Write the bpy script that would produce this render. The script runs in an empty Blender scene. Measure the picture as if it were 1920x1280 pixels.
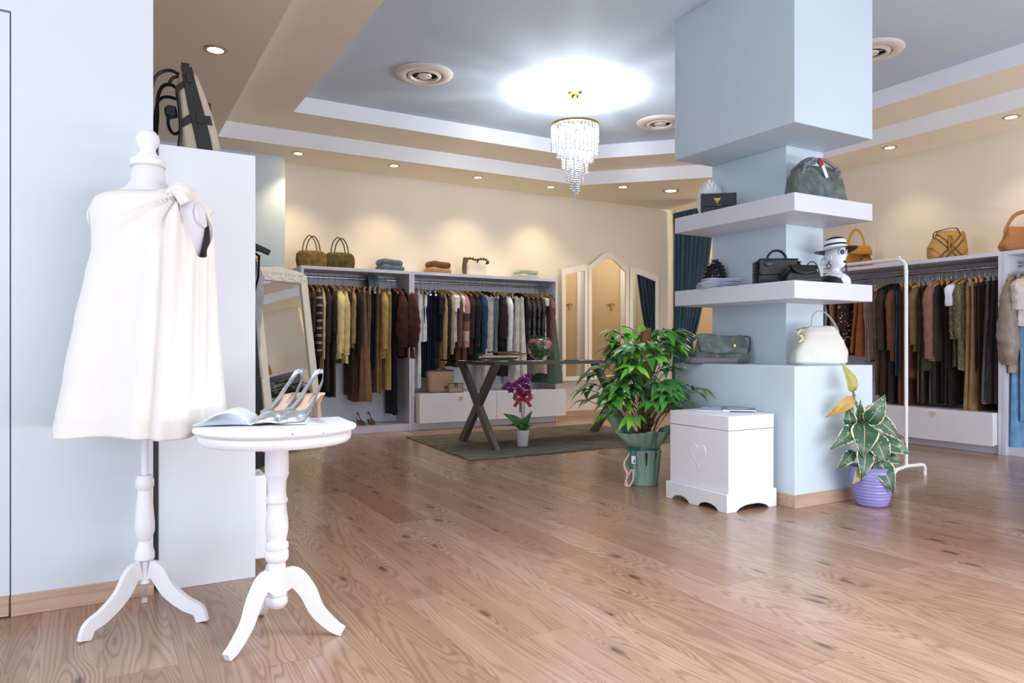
import bpy, bmesh, math, random
from math import sin, cos, pi, radians, sqrt, atan2
from mathutils import Vector, Matrix, noise
random.seed(7)
C = bpy.context.scene.collection
V = Vector
# ---------------------------------------------------------------- camera frame (used only to read real positions off the photo)
f = 1346.5; H = .93; HY = 648
Rx, Ry, Fx, Fy = .8695, -.494, .494, .8695
def at(px, d):
    s = (px-960)/f*d
    return (Fx*d+Rx*s, Fy*d+Ry*s)
def G(px, py, z=0):
    d = (z-H)*f/(HY-py); return at(px, d)
def onX(px, py, X):
    s = (px-960)/f; d = X/(Fx+Rx*s); x, y = at(px, d); return (x, y, H+(HY-py)/f*d)
def onY(px, py, Y):
    s = (px-960)/f; d = Y/(Fy+Ry*s); x, y = at(px, d); return (x, y, H+(HY-py)/f*d)
CAMROT = atan2(Ry, Rx)
Z1, Z2, Z3 = 2.875, 3.03, 3.18
# ---------------------------------------------------------------- materials
def lin(c):
    if isinstance(c, str):
        c = [int(c[i:i+2], 16)/255 for i in (0, 2, 4)]
        c = [x/12.92 if x <= .04045 else ((x+.055)/1.055)**2.4 for x in c]
    return (c[0], c[1], c[2], 1)
class NT:
    def __init__(s, name):
        s.m = bpy.data.materials.new(name); s.m.use_nodes = True; s.t = s.m.node_tree
        s.b = s.t.nodes['Principled BSDF']; s.out = s.t.nodes['Material Output']
    def n(s, typ, props=None, **inp):
        nd = s.t.nodes.new(typ)
        for k, v in (props or {}).items(): setattr(nd, k, v)
        for k, v in inp.items():
            key = int(k[1:]) if k[0] == '_' and k[1:].isdigit() else k.replace('_', ' ')
            s.set(nd.inputs[key], v)
        return nd
    def set(s, sock, v):
        if hasattr(v, 'is_output') or isinstance(v, bpy.types.NodeSocket): s.t.links.new(v, sock)
        else: sock.default_value = v
    def math(s, op, a, b=0.0, c=0.0):
        nd = s.t.nodes.new('ShaderNodeMath'); nd.operation = op
        for i, v in enumerate((a, b, c)):
            s.set(nd.inputs[i], v)
        return nd.outputs[0]
    def mix(s, fac, a, b, mode='MIX'):
        nd = s.t.nodes.new('ShaderNodeMix'); nd.data_type = 'RGBA'; nd.blend_type = mode
        s.set(nd.inputs['Factor'], fac); s.set(nd.inputs[6], a); s.set(nd.inputs[7], b)
        return nd.outputs[2]
    def ramp(s, fac, stops, interp='LINEAR'):
        nd = s.t.nodes.new('ShaderNodeValToRGB'); cr = nd.color_ramp; cr.interpolation = interp
        while len(cr.elements) < len(stops): cr.elements.new(.5)
        for e, (p, c) in zip(cr.elements, stops): e.position = p; e.color = c
        s.set(nd.inputs[0], fac); return nd.outputs[0]
    def bump(s, h, strength=.3, dist=.01):
        nd = s.n('ShaderNodeBump', Strength=strength, Distance=dist, Height=h)
        s.t.links.new(nd.outputs[0], s.b.inputs['Normal'])
    def obj(s): return s.n('ShaderNodeTexCoord').outputs['Object']
_mc = {}
def mat(name, col, rough=.5, metal=0, var=.06, scale=8, bump=0, bscale=60, sheen=0, spec=.5, coat=0, trans=0, emit=None, es=0, stretch=None):
    if name in _mc: return _mc[name]
    t = NT(name); c = lin(col)
    co = t.obj()
    if stretch:
        co = t.n('ShaderNodeMapping', Vector=co, Scale=stretch).outputs[0]
    nz = t.n('ShaderNodeTexNoise', Vector=co, Scale=float(scale), Detail=3.0).outputs['Fac']
    lo = tuple(x*(1-var) for x in c[:3])+(1,); hi = tuple(min(1, x*(1+var)) for x in c[:3])+(1,)
    t.set(t.b.inputs['Base Color'], t.ramp(nz, [(.3, lo), (.7, hi)]))
    t.b.inputs['Roughness'].default_value = rough; t.b.inputs['Metallic'].default_value = metal
    t.b.inputs['Specular IOR Level'].default_value = spec
    if sheen: t.b.inputs['Sheen Weight'].default_value = sheen
    if coat: t.b.inputs['Coat Weight'].default_value = coat
    if trans: t.b.inputs['Transmission Weight'].default_value = trans
    if emit: t.b.inputs['Emission Color'].default_value = lin(emit); t.b.inputs['Emission Strength'].default_value = es
    if bump:
        b = t.n('ShaderNodeTexNoise', Vector=co, Scale=float(bscale), Detail=4.0).outputs['Fac']
        t.bump(b, bump, .01)
    _mc[name] = t.m; return t.m
def fab(col, kind='plain', rough=.85):
    key = f'fabric_{col}_{kind}'
    if key in _mc: return _mc[key]
    t = NT(key); c = lin(col); co = t.obj()
    lo = tuple(x*.8 for x in c[:3])+(1,); hi = tuple(min(1, x*1.15) for x in c[:3])+(1,)
    nz = t.n('ShaderNodeTexNoise', Vector=co, Scale=14.0, Detail=4.0).outputs['Fac']
    colr = t.ramp(nz, [(.3, lo), (.7, hi)])
    bs, bstr = 400., .15
    if kind == 'knit':
        vz = t.n('ShaderNodeTexVoronoi', Vector=co, Scale=220.).outputs['Distance']
        colr = t.mix(t.math('MULTIPLY', vz, .75), colr, tuple(x*.45 for x in c[:3])+(1,)); bs, bstr = 120., .6
    if kind == 'sparkle':
        vz = t.n('ShaderNodeTexVoronoi', Vector=co, Scale=190.)
        w = t.math('GREATER_THAN', t.n('ShaderNodeSeparateColor', Color=vz.outputs['Color']).outputs[0], .80)
        colr = t.mix(w, colr, tuple(min(1, x*2.6+.04) for x in c[:3])+(1,)); bs, bstr = 150., .6; rough = .5
    if kind == 'pin':
        sx = t.n('ShaderNodeSeparateXYZ', Vector=co).outputs[1]; sx0 = t.n('ShaderNodeSeparateXYZ', Vector=co).outputs[0]
        w = t.math('GREATER_THAN', t.math('SINE', t.math('MULTIPLY', t.math('ADD', sx, sx0), 420.)), .86)
        colr = t.mix(w, colr, tuple(min(1, x*2.5+.1) for x in c[:3])+(1,))
    if kind == 'stripe':
        sz = t.n('ShaderNodeSeparateXYZ', Vector=co).outputs[2]
        a = t.math('FRACT', t.math('MULTIPLY', sz, 13.)); b = t.math('LESS_THAN', a, .34)
        l = t.math('GREATER_THAN', t.math('SINE', t.math('MULTIPLY', sz, 420.)), .1)
        colr = t.mix(t.math('MULTIPLY', b, l), colr, lin('d8d4c8'))
    if kind == 'dots':
        vz = t.n('ShaderNodeTexVoronoi', {'voronoi_dimensions': '3D'}, Vector=co, Scale=28.).outputs['Distance']
        colr = t.mix(t.math('LESS_THAN', vz, .26), colr, lin('c9a98c'))
    if kind == 'patch':
        sz = t.n('ShaderNodeSeparateXYZ', Vector=co).outputs[2]
        zz = t.math('ADD', sz, t.math('MULTIPLY', t.n('ShaderNodeTexNoise', Vector=co, Scale=6.).outputs['Fac'], .12))
        fac = t.math('DIVIDE', t.math('MULTIPLY', zz, -1.), 1.0)
        colr = t.ramp(fac, [(0, lin('b98080')), (.28, lin('4a3430')), (.36, lin('8a5a48')), (.46, lin('c0ae90')), (.58, lin('b07a78')), (.68, lin('6a4238'))], 'CONSTANT')
        bs, bstr = 120., .5
    if kind == 'floral':
        vz = t.n('ShaderNodeTexVoronoi', Vector=co, Scale=48.).outputs['Distance']
        colr = t.mix(t.math('LESS_THAN', vz, .24), colr, lin('b98a7c'))
    if kind == 'suede':
        n2 = t.n('ShaderNodeTexNoise', Vector=co, Scale=9., Detail=6., Distortion=1.5).outputs['Fac']
        colr = t.ramp(n2, [(.3, tuple(x*.55 for x in c[:3])+(1,)), (.7, tuple(min(1, x*1.45) for x in c[:3])+(1,))]); bs, bstr = 60., .4
    if kind == 'shine': rough = .22
    if kind == 'silk': rough = .38
    if kind == 'denim': bs, bstr = 700., .3
    t.set(t.b.inputs['Base Color'], colr); t.b.inputs['Roughness'].default_value = rough
    if kind in ('plain', 'knit', 'velvet', 'suede'): t.b.inputs['Sheen Weight'].default_value = .04 if sum(c[:3]) < .5 else .15
    b1 = t.n('ShaderNodeTexNoise', Vector=co, Scale=bs, Detail=2.).outputs['Fac']
    b2 = t.n('ShaderNodeTexNoise', Vector=co, Scale=11., Detail=3., Distortion=.8).outputs['Fac']
    t.bump(t.math('ADD', t.math('MULTIPLY', b1, bstr), t.math('MULTIPLY', b2, 2.2)), .45, .012)
    _mc[key] = t.m; return t.m
def floor_mat():
    t = NT('oak_laminate'); co = t.obj(); s = t.n('ShaderNodeSeparateXYZ', Vector=co)
    x, y = s.outputs[0], s.outputs[1]
    px = t.math('DIVIDE', x, .19); pid = t.math('FLOOR', px); fx = t.math('FRACT', px)
    rr = t.n('ShaderNodeTexWhiteNoise', {'noise_dimensions': '1D'}, W=pid).outputs['Value']
    py = t.math('ADD', t.math('DIVIDE', y, 1.25), t.math('MULTIPLY', rr, 3.7)); row = t.math('FLOOR', py); fy = t.math('FRACT', py)
    idv = t.n('ShaderNodeCombineXYZ', X=pid, Y=row).outputs[0]
    wn = t.n('ShaderNodeTexWhiteNoise', {'noise_dimensions': '3D'}, Vector=idv)
    r = wn.outputs['Value']
    gx = t.math('ADD', t.math('MULTIPLY', x, 15.), t.math('MULTIPLY', r, 41.)); gy = t.math('ADD', t.math('MULTIPLY', y, 1.05), t.math('MULTIPLY', r, 17.))
    gv = t.n('ShaderNodeCombineXYZ', X=gx, Y=gy).outputs[0]
    # knots
    kv = t.n('ShaderNodeCombineXYZ', X=t.math('ADD', t.math('MULTIPLY', x, 5.2), t.math('MULTIPLY', r, 9.)), Y=t.math('ADD', t.math('MULTIPLY', y, 1.9), t.math('MULTIPLY', r, 5.))).outputs[0]
    vo = t.n('ShaderNodeTexVoronoi', {'voronoi_dimensions': '2D'}, Vector=kv, Scale=1.0)
    keep = t.math('GREATER_THAN', t.n('ShaderNodeSeparateColor', Color=vo.outputs['Color']).outputs[1], .5)
    kd = t.math('SUBTRACT', 1., t.n('ShaderNodeMapRange', {'interpolation_type': 'SMOOTHSTEP'}, Value=vo.outputs['Distance'], From_Min=0., From_Max=.42).outputs[0])
    kd = t.math('MULTIPLY', kd, keep)
    kc = t.math('SUBTRACT', 1., t.n('ShaderNodeMapRange', {'interpolation_type': 'SMOOTHSTEP'}, Value=vo.outputs['Distance'], From_Min=.02, From_Max=.11).outputs[0])
    kc = t.math('MULTIPLY', kc, keep)
    n0 = t.n('ShaderNodeTexNoise', Vector=gv, Scale=.55, Detail=1.5, Roughness=.4, Distortion=.25).outputs['Fac']
    ph = t.math('ADD', t.math('MULTIPLY', n0, 175.), t.math('MULTIPLY', kd, 20.))
    ring = t.math('ADD', t.math('MULTIPLY', t.math('SINE', ph), .5), .5)
    ring = t.math('POWER', ring, 2.2)
    fib = t.n('ShaderNodeTexNoise', Vector=t.n('ShaderNodeCombineXYZ', X=t.math('MULTIPLY', x, 220.), Y=t.math('MULTIPLY', y, 4.), Z=r).outputs[0], Scale=1., Detail=3.).outputs['Fac']
    big = t.n('ShaderNodeTexNoise', Vector=gv, Scale=.5, Detail=2.).outputs['Fac']
    base = t.ramp(t.math('ADD', t.math('MULTIPLY', r, .3), t.math('MULTIPLY', big, .7)), [(.15, lin('8e6c55')), (.5, lin('a8866f')), (.85, lin('c2a692'))])
    c = t.mix(t.math('MULTIPLY', ring, t.math('ADD', t.math('MULTIPLY', kd, .30), .40)), base, lin('553828'))
    c = t.mix(t.math('MULTIPLY', fib, .5), c, lin('755642'))
    c = t.mix(t.math('MULTIPLY', kc, .75), c, lin('3d2618'))
    e1 = t.math('LESS_THAN', t.math('ABSOLUTE', t.math('SUBTRACT', fx, .5)), .49)
    e2 = t.math('LESS_THAN', t.math('ABSOLUTE', t.math('SUBTRACT', fy, .5)), .4985)
    edge = t.math('SUBTRACT', 1., t.math('MULTIPLY', e1, e2))
    c = t.mix(t.math('MULTIPLY', edge, .22), c, lin('3b2618'))
    t.set(t.b.inputs['Base Color'], c)
    t.set(t.b.inputs['Roughness'], t.math('ADD', t.math('MULTIPLY', fib, .1), .17))
    t.b.inputs['Specular IOR Level'].default_value = .55
    t.bump(t.math('SUBTRACT', t.math('MULTIPLY', fib, .25), edge), .12, .002)
    return t.m
def wood_mat(name, a, b, ax=0, sc=1., rough=.4):
    t = NT(name); co = t.obj(); st = [60., 60., 60.]; st[ax] = 3.
    mp = t.n('ShaderNodeMapping', Vector=co, Scale=tuple(v*sc for v in st)).outputs[0]
    nz = t.n('ShaderNodeTexNoise', Vector=mp, Scale=1., Detail=4., Distortion=.6).outputs['Fac']
    t.set(t.b.inputs['Base Color'], t.ramp(nz, [(.3, lin(a)), (.7, lin(b))])); t.b.inputs['Roughness'].default_value = rough
    t.bump(nz, .1, .003); return t.m
# ---------------------------------------------------------------- mesh builder
class MB:
    def __init__(s): s.v = []; s.f = []; s.m = []; s.uv = {}
    def add(s, vs, fs, m=0, uvs=None):
        o = len(s.v); s.v += [V(p) for p in vs]
        for q in fs: s.f.append([i+o for i in q]); s.m.append(m)
        if uvs:
            for i, u in enumerate(uvs): s.uv[o+i] = u
        return o
    def box(s, x0, x1, y0, y1, z0, z1, m=0):
        vs = [(x, y, z) for z in (z0, z1) for y in (y0, y1) for x in (x0, x1)]
        s.add(vs, [(0, 2, 3, 1), (4, 5, 7, 6), (0, 1, 5, 4), (2, 6, 7, 3), (0, 4, 6, 2), (1, 3, 7, 5)], m); return s
    def obox(s, mtx, sx, sy, sz, m=0):
        vs = [mtx @ V((x*sx/2, y*sy/2, z*sz/2)) for z in (-1, 1) for y in (-1, 1) for x in (-1, 1)]
        s.add(vs, [(0, 2, 3, 1), (4, 5, 7, 6), (0, 1, 5, 4), (2, 6, 7, 3), (0, 4, 6, 2), (1, 3, 7, 5)], m); return s
    def prism(s, poly, z0, z1, m=0, mtx=None):
        n = len(poly); vs = [V((p[0], p[1], z0)) for p in poly]+[V((p[0], p[1], z1)) for p in poly]
        if mtx: vs = [mtx @ v for v in vs]
        s.add(vs, [list(range(n))[::-1], list(range(n, 2*n))]+[(i, (i+1) % n, n+(i+1) % n, n+i) for i in range(n)], m); return s
    def loft(s, rings, m=0, caps=True, closed=True):
        n = len(rings[0]); vs = [p for r in rings for p in r]; fs = []
        for j in range(len(rings)-1):
            for i in range(n if closed else n-1):
                k = (i+1) % n; fs.append((j*n+i, j*n+k, (j+1)*n+k, (j+1)*n+i))
        if caps and closed: fs += [list(range(n))[::-1], [(len(rings)-1)*n+i for i in range(n)]]
        s.add(vs, fs, m); return s
    def lathe(s, prof, n=32, c=(0, 0, 0), m=0, mtx=None, caps=True):
        rings = []
        for r, z in prof:
            rg = [V((c[0]+max(r, 1e-4)*cos(2*pi*i/n), c[1]+max(r, 1e-4)*sin(2*pi*i/n), c[2]+z)) for i in range(n)]
            rings.append([mtx @ p for p in rg] if mtx else rg)
        return s.loft(rings, m, caps)
    def tube(s, path, r, n=8, m=0, up=None, closed=False):
        path = [V(p) for p in path]; L = len(path); rings = []
        rs = r if isinstance(r, (list, tuple)) and not (len(r) == 2 and isinstance(r[0], tuple)) else [r]*L
        if len(rs) != L: rs = [rs[min(len(rs)-1, int(i*len(rs)/L))] for i in range(L)]
        prev = None
        for i in range(L):
            if closed: tg = path[(i+1) % L]-path[i-1]
            else: tg = path[min(i+1, L-1)]-path[max(i-1, 0)]
            if tg.length < 1e-9: tg = V((0, 0, 1))
            tg.normalize()
            if up is not None: a = V(up)-tg*V(up).dot(tg)
            elif prev is None:
                a = V((0, 0, 1)) if abs(tg.z) < .9 else V((1, 0, 0)); a = a-tg*a.dot(tg)
            else: a = prev-tg*prev.dot(tg)
            if a.length < 1e-6: a = tg.orthogonal()
            a.normalize(); prev = a; b = tg.cross(a)
            ra, rb = (rs[i] if isinstance(rs[i], tuple) else (rs[i], rs[i]))
            rings.append([path[i]+a*ra*cos(2*pi*k/n)+b*rb*sin(2*pi*k/n) for k in range(n)])
        if closed: rings.append(rings[0])
        return s.loft(rings, m, not closed)
    def sph(s, c, r, sc=(1, 1, 1), n=16, m=0, mtx=None):
        prof = [(sin(pi*j/(n//2)), -cos(pi*j/(n//2))) for j in range(n//2+1)]
        o = len(s.v); s.lathe(prof, n, m=m)
        for i in range(o, len(s.v)):
            p = s.v[i]; p = V((p.x*r*sc[0], p.y*r*sc[1], p.z*r*sc[2]))
            s.v[i] = (mtx @ p if mtx else p)+V(c)
        return s
    def grid(s, fn, nu, nv, m=0, uv=False):
        vs = []; us = []
        for j in range(nv+1):
            for i in range(nu+1):
                vs.append(fn(i/nu, j/nv)); us.append((i/nu, j/nv))
        w = nu+1
        s.add(vs, [(j*w+i, j*w+i+1, (j+1)*w+i+1, (j+1)*w+i) for j in range(nv) for i in range(nu)], m, us if uv else None); return s
    def xf(s, mtx, start=0):
        for i in range(start, len(s.v)): s.v[i] = mtx @ s.v[i]
        return s
    def build(s, name, mats, parent=None, bevel=0, solid=0, sub=0, smooth=True, ang=38, loc=None, recalc=True):
        me = bpy.data.meshes.new(name)
        me.from_pydata([tuple(p) for p in s.v], [], s.f)
        if not isinstance(mats, (list, tuple)): mats = [mats]
        for x in mats: me.materials.append(x)
        me.polygons.foreach_set('material_index', s.m)
        if s.uv:
            ul = me.uv_layers.new(name='UVMap')
            for lp in me.loops: ul.data[lp.index].uv = s.uv.get(lp.vertex_index, (0, 0))
        if recalc:
            bm = bmesh.new(); bm.from_mesh(me); bmesh.ops.recalc_face_normals(bm, faces=bm.faces); bm.to_mesh(me); bm.free()
        me.polygons.foreach_set('use_smooth', [smooth]*len(me.polygons))
        if smooth: me.set_sharp_from_angle(angle=radians(ang))
        o = bpy.data.objects.new(name, me); C.objects.link(o)
        if parent: o.parent = parent
        if loc: o.location = loc
        if bevel:
            b = o.modifiers.new('b', 'BEVEL'); b.width = bevel; b.segments = 2; b.limit_method = 'ANGLE'; b.angle_limit = radians(50); b.harden_normals = False
        if solid:
            b = o.modifiers.new('s', 'SOLIDIFY'); b.thickness = solid; b.offset = 0
        if sub:
            b = o.modifiers.new('u', 'SUBSURF'); b.levels = sub; b.render_levels = sub
        return o
def tag(o, label=None, cat=None, group=None, kind=None):
    if label: o['label'] = label
    if cat: o['category'] = cat
    if group: o['group'] = group
    if kind: o['kind'] = kind
    return o
def thing(name, label, cat, loc=(0, 0, 0), rz=0, group=None):
    o = bpy.data.objects.new(name, None); C.objects.link(o); o.empty_display_size = .05
    o.location = loc; o.rotation_euler = (0, 0, rz)
    return tag(o, label, cat, group)
def copy_tree(o, parent=None):
    c = o.copy(); C.objects.link(c)
    if parent: c.parent = parent
    for ch in list(o.children): copy_tree(ch, c)
    return c
def struct(name, mb, mats, **k):
    o = mb.build(name, mats, **k); o['kind'] = 'structure'; return o
def arc(c, r, a0, a1, n, plane='xz', ry=None):
    out = []; ry = ry or r
    for i in range(n+1):
        a = radians(a0+(a1-a0)*i/n); u, w = r*cos(a), ry*sin(a)
        out.append(V(c)+(V((u, 0, w)) if plane == 'xz' else V((0, u, w)) if plane == 'yz' else V((u, w, 0))))
    return out
def catmull(pts, k=6):
    P = [V(p) for p in pts]; P = [P[0]*2-P[1]]+P+[P[-1]*2-P[-2]]; out = []
    for i in range(1, len(P)-2):
        for j in range(k):
            t = j/k; a, b, c, d = P[i-1:i+3]
            out.append(.5*((2*b)+(c-a)*t+(2*a-5*b+4*c-d)*t*t+(3*b-a-3*c+d)*t**3))
    out.append(P[-2]); return out
def interp(tab, x):
    if x <= tab[0][0]: return tab[0][1]
    for (a, u), (b, w) in zip(tab, tab[1:]):
        if x <= b:
            t = (x-a)/(b-a); t = t*t*(3-2*t)*.5+t*.5; return u+(w-u)*t
    return tab[-1][1]
def se(c, e): return math.copysign(abs(c)**e, c)
# soft loft for bags / cushions: levels (z, halfw, halfd, exp [,cx, cy])
def soft(mb, levels, n=40, wr=0, seed=0, m=0, sub=4, ws=9):
    tabs = [[(l[0], l[k]) for l in levels] for k in (1, 2, 3)]
    z0, z1 = levels[0][0], levels[-1][0]; nz = max(6, len(levels)*sub); rings = []
    for j in range(nz+1):
        z = z0+(z1-z0)*j/nz; hw, hd, e = (interp(t, z) for t in tabs); rg = []
        for i in range(n):
            a = 2*pi*i/n; p = V((hw*se(cos(a), e), hd*se(sin(a), e), z))
            if wr:
                q = noise.noise_vector(V((p.x*ws+seed*3.1, p.y*ws, z*ws))); p += V((q.x*wr, q.y*wr, q.z*wr*.4 if 0 < j < nz else 0))
            rg.append(p)
        rings.append(rg)
    mb.loft(rings, m); return mb
WHITE = mat('white_lacquer', 'e9e9ee', .35, var=.015)
WPAINT = mat('white_painted_wood', 'e3e3e8', .45, var=.02, bump=.08, bscale=30)
BLUEP = mat('pale_blue_wall_paint', 'c6d4de', .55, var=.02, scale=2)
PARTP = mat('light_blue_partition_paint', 'ced5dd', .5, var=.02, scale=2)
CREAMP = mat('cream_wall_paint', 'ddd4c6', .7, var=.02, scale=2)
MELA = wood_mat('white_melamine', 'd2d2dc', 'dcdce5', 0, 1, .5)
MELAV = wood_mat('white_melamine_upright', 'd2d2dc', 'dcdce5', 2, 1, .5)
CHROME = mat('polished_chrome', 'd0d0d4', .12, 1, var=.02)
GOLD = mat('polished_gold', 'd9b25a', .2, 1, var=.04)
BLACKL = mat('black_leather', '14151a', .38, var=.15, bump=.25, bscale=90)
BLK = mat('black_matte', '0b0b0e', .6, var=.1)
WOODH = wood_mat('varnished_beech', 'b9803f', 'd9a562', 0, 1, .35)
SKIRT = wood_mat('oak_skirting', 'a98a74', 'c2a58f', 0, .8, .45)
SKIRTY = wood_mat('oak_skirting_side', 'b08d6c', 'c9a988', 1, .8, .45)
# ================================================================ SETTING
struct('floor', MB().box(-3.2, 8.6, -2.6, 9, -.1, 0), floor_mat())
YB, XR, YJ = 7.84, 7.137, 7.58
struct('wall_back', MB().box(1.62, 8.6, YB, YB+.15, 0, 3.4), CREAMP)
struct('wall_back_left', MB().box(-3.2, 1.62, YJ, YB+.15, 0, 3.4), BLUEP)
struct('wall_right', MB().box(XR, XR+.12, -2.6, 5.40, 0, 3.4), CREAMP)
struct('wall_right_corner', MB().box(XR, XR+.12, 7.80, YB, 0, 3.4), CREAMP)
FITP = mat('beige_fitting_room_paint', 'cfbb9e', .7, var=.02)
struct('wall_fitting_side', MB().box(XR+.12, 8.6, 5.28, 5.40, 0, 3.4), FITP)
struct('wall_fitting_back', MB().box(8.48, 8.6, 5.40, YB, 0, 3.4), FITP)
struct('wall_fitting_far', MB().box(XR+.12, 8.48, YB-.02, YB-.001, 0, 2.87), FITP)
struct('trim_1', MB().box(7.98, 8.08, 5.40, 5.43, 0, 2.3), WHITE, bevel=.003)
struct('wall_fitting_panel', MB().box(8.08, 8.48, 5.40, 5.41, 0, 2.87), BLUEP)
struct('wall_left_side', MB().box(-3.2, -3.08, 3.2, YJ, 0, 3.4), BLUEP)
# partition with the flush door
DX0 = -1.13; DX1 = -.282
mb = MB().box(DX1+.004, .160, 3.0, 3.12, 0, 3.4); mb.box(-3.2, DX0-.004, 3.0, 3.12, 0, 3.4); mb.box(DX0-.004, DX1+.004, 3.0, 3.12, 2.082, 3.4)
struct('wall_left', mb, PARTP)
d = struct('door_1', MB().box(DX0, DX1, 3.004, 3.05, .004, 2.076), PARTP, bevel=.002)
struct('door_recess', MB().box(DX0-.004, DX1+.004, 3.06, 3.11, 0, 2.082), BLK)
h = MB().tube([(DX0+.06, 3.0, 1.0), (DX0+.06, 2.96, 1.0), (DX0+.17, 2.955, 1.0)], .009).build('door_handle', CHROME, d)
bbm = MB().box(DX1+.004, .162, 2.988, 3.0, 0, .072)
struct('baseboard_left', bbm, SKIRT, bevel=.002)
struct('baseboard_door', MB().box(DX0, DX1-.001, 2.988, 3.003, .004, .072), SKIRT, bevel=.002)
struct('baseboard_back', MB().box(1.62, XR, YB-.014, YB, 0, .075), SKIRT, bevel=.002)
struct('baseboard_back_left', MB().box(-3.08, 1.634, YJ-.014, YJ, 0, .075), SKIRT, bevel=.002)
struct('baseboard_right', MB().box(XR-.014, XR, 1.9, 5.40, 0, .075), SKIRTY, bevel=.002)
# shop front frames behind the camera (daylight enters here)
FRM = mat('dark_window_frame', '3a3c40', .4)
mb = MB()
for x in (-3.2, -.3, 2.7, 5.7, 8.52): mb.box(x, x+.08, -2.6, -2.5, 0, 3.4)
mb.box(-3.2, 8.6, -2.6, -2.5, 2.9, 3.4)
struct('window_1', mb, FRM)
mb = MB()
for y in (-2.6, .1, 3.0): mb.box(-3.2, -3.1, y, y+.08, 0, 3.4)
mb.box(-3.2, -3.1, -2.6, 3.1, 2.9, 3.4)
struct('window_2', mb, FRM)
# ceiling with two steps
GREIGE = mat('greige_ceiling_paint', 'f3ead6', .8, var=.015, scale=2)
RISER = mat('white_ceiling_riser', 'dfe0e6', .7, var=.01, scale=2)
GREYC = mat('grey_ceiling_paint', 'c3d0de', .75, var=.015, scale=2)
def ring_ceiling(name, outer, inner, z0, z1, mlow):
    mb = MB(); ox0, ox1, oy0, oy1 = outer; ix0, ix1, iy0, iy1, k = inner
    mb.prism([(ox0, oy0), (ix0, oy0), (ix0, oy1), (ox0, oy1)], z0, z1)
    mb.prism([(ix1, oy0), (ox1, oy0), (ox1, oy1), (ix1, oy1)], z0, z1)
    mb.prism([(ix0, iy1), (ix1, iy1), (ix1, oy1), (ix0, oy1)], z0, z1)
    mb.prism([(ix0, oy0), (ix1, oy0), (ix1, iy0), (ix0, iy0)], z0, z1)
    mb.prism([(ix1-k, iy1), (ix1, iy1-k), (ix1, iy1)], z0, z1)
    o = struct(name, mb, [mlow, RISER], smooth=False)
    for p in o.data.polygons: p.material_index = 1 if abs(p.normal.z) < .5 else 0
T1 = (.92, 6.51, -1.2, 7.15, 1.48); T2 = (1.48, 5.945, -.6, 6.575, 1.176)
ring_ceiling('ceiling_soffit', (-3.2, 8.6, -2.6, YB+.15), T1, Z1, Z2, GREIGE)
ring_ceiling('ceiling_step', (-3.2, 8.6, -2.6, YB+.15), T2, Z2, Z3, GREIGE)
struct('ceiling', MB().box(-3.2, 8.6, -2.6, YB+.15, Z3, Z3+.25), GREYC)
fm_ = MB()
for a_, b_, c_, d_ in ((.9, .95, 0, 1.6), (2.45, 2.5, 0, 1.6), (.95, 2.45, 0, .05), (.95, 2.45, 1.55, 1.6)): fm_.box(a_, b_, c_, d_, Z3-.04, Z3)
struct('fill_light_frame', fm_, WHITE, bevel=.003)  # made-up frame, out of view, around the fill light over the near floor
# pillar group
PX0, PX1, PY0, PY1 = 3.44, 4.158, 2.777, 3.772; QX, QY = 3.795, 3.129
struct('wall_pillar', MB().box(QX, PX1, QY, PY1, .811, 2.213), BLUEP, bevel=.002)
struct('wall_pedestal', MB().box(PX0, PX1, PY0, PY1, 0, .811), BLUEP, bevel=.003)
struct('ceiling_bulkhead', MB().box(PX0, PX1, PY0, PY1, 2.213, Z3+.01), BLUEP, bevel=.003)
mb = MB().box(PX0-.012, PX0, PY0-.012, PY1, 0, .074); mb.box(PX0, PX1, PY0-.012, PY0, 0, .074)
struct('baseboard_pedestal', mb, SKIRT, bevel=.002)
Lsh = [(PX0, PY0), (PX1, PY0), (PX1, QY), (QX, QY), (QX, PY1), (PX0, PY1)]
for z0, z1, lb in ((1.706, 1.811, 'upper white L-shaped shelf around the blue pillar, under the green suede tote'), (1.203, 1.307, 'lower white L-shaped shelf around the blue pillar, under the head with hat')):
    tag(MB().prism(Lsh, z0, z1).build('pillar_shelf', mat('white_shelf_lacquer', 'd2d4de', .4, var=.01), bevel=.003), lb, 'shelf', 'shelves wrapped around the pillar')
# ---------------------------------------------------------------- downlights, vents
LENS = mat('warm_lamp_lens', 'fff0c8', .4, emit='ffd99a', es=28)
LENSW = mat('neutral_lamp_lens', 'fff4e0', .4, emit='fff0d8', es=28)
RIM = mat('brushed_steel_rim', 'b8a98c', .3, .8)
def downlight(px, py, label, power, warm=True, r=.052):
    x, y = G(px, py, Z1)
    t = thing('recessed_downlight', label, 'ceiling light', (x, y, Z1), 0, 'recessed downlights in the lower ceiling')
    MB().lathe([(r*.78, .004), (r*.8, -.006), (r*1.15, -.006), (r*1.22, .0), (r*1.2, .004)], 28).build('trim_ring', RIM, t)
    MB().lathe([(.001, -.002), (r*.8, -.003), (r*.8, .002), (.001, .002)], 24).build('lens', LENS if warm else LENSW, t)
    l = bpy.data.lights.new('downlight_beam', 'SPOT'); l.energy = power; l.color = (1, .79, .50) if warm else (1, .88, .72)
    l.spot_size = radians(105); l.spot_blend = .75; l.shadow_soft_size = .04
    o = bpy.data.objects.new('downlight_beam', l); C.objects.link(o); o.location = (x, y, Z1-.02)
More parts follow.
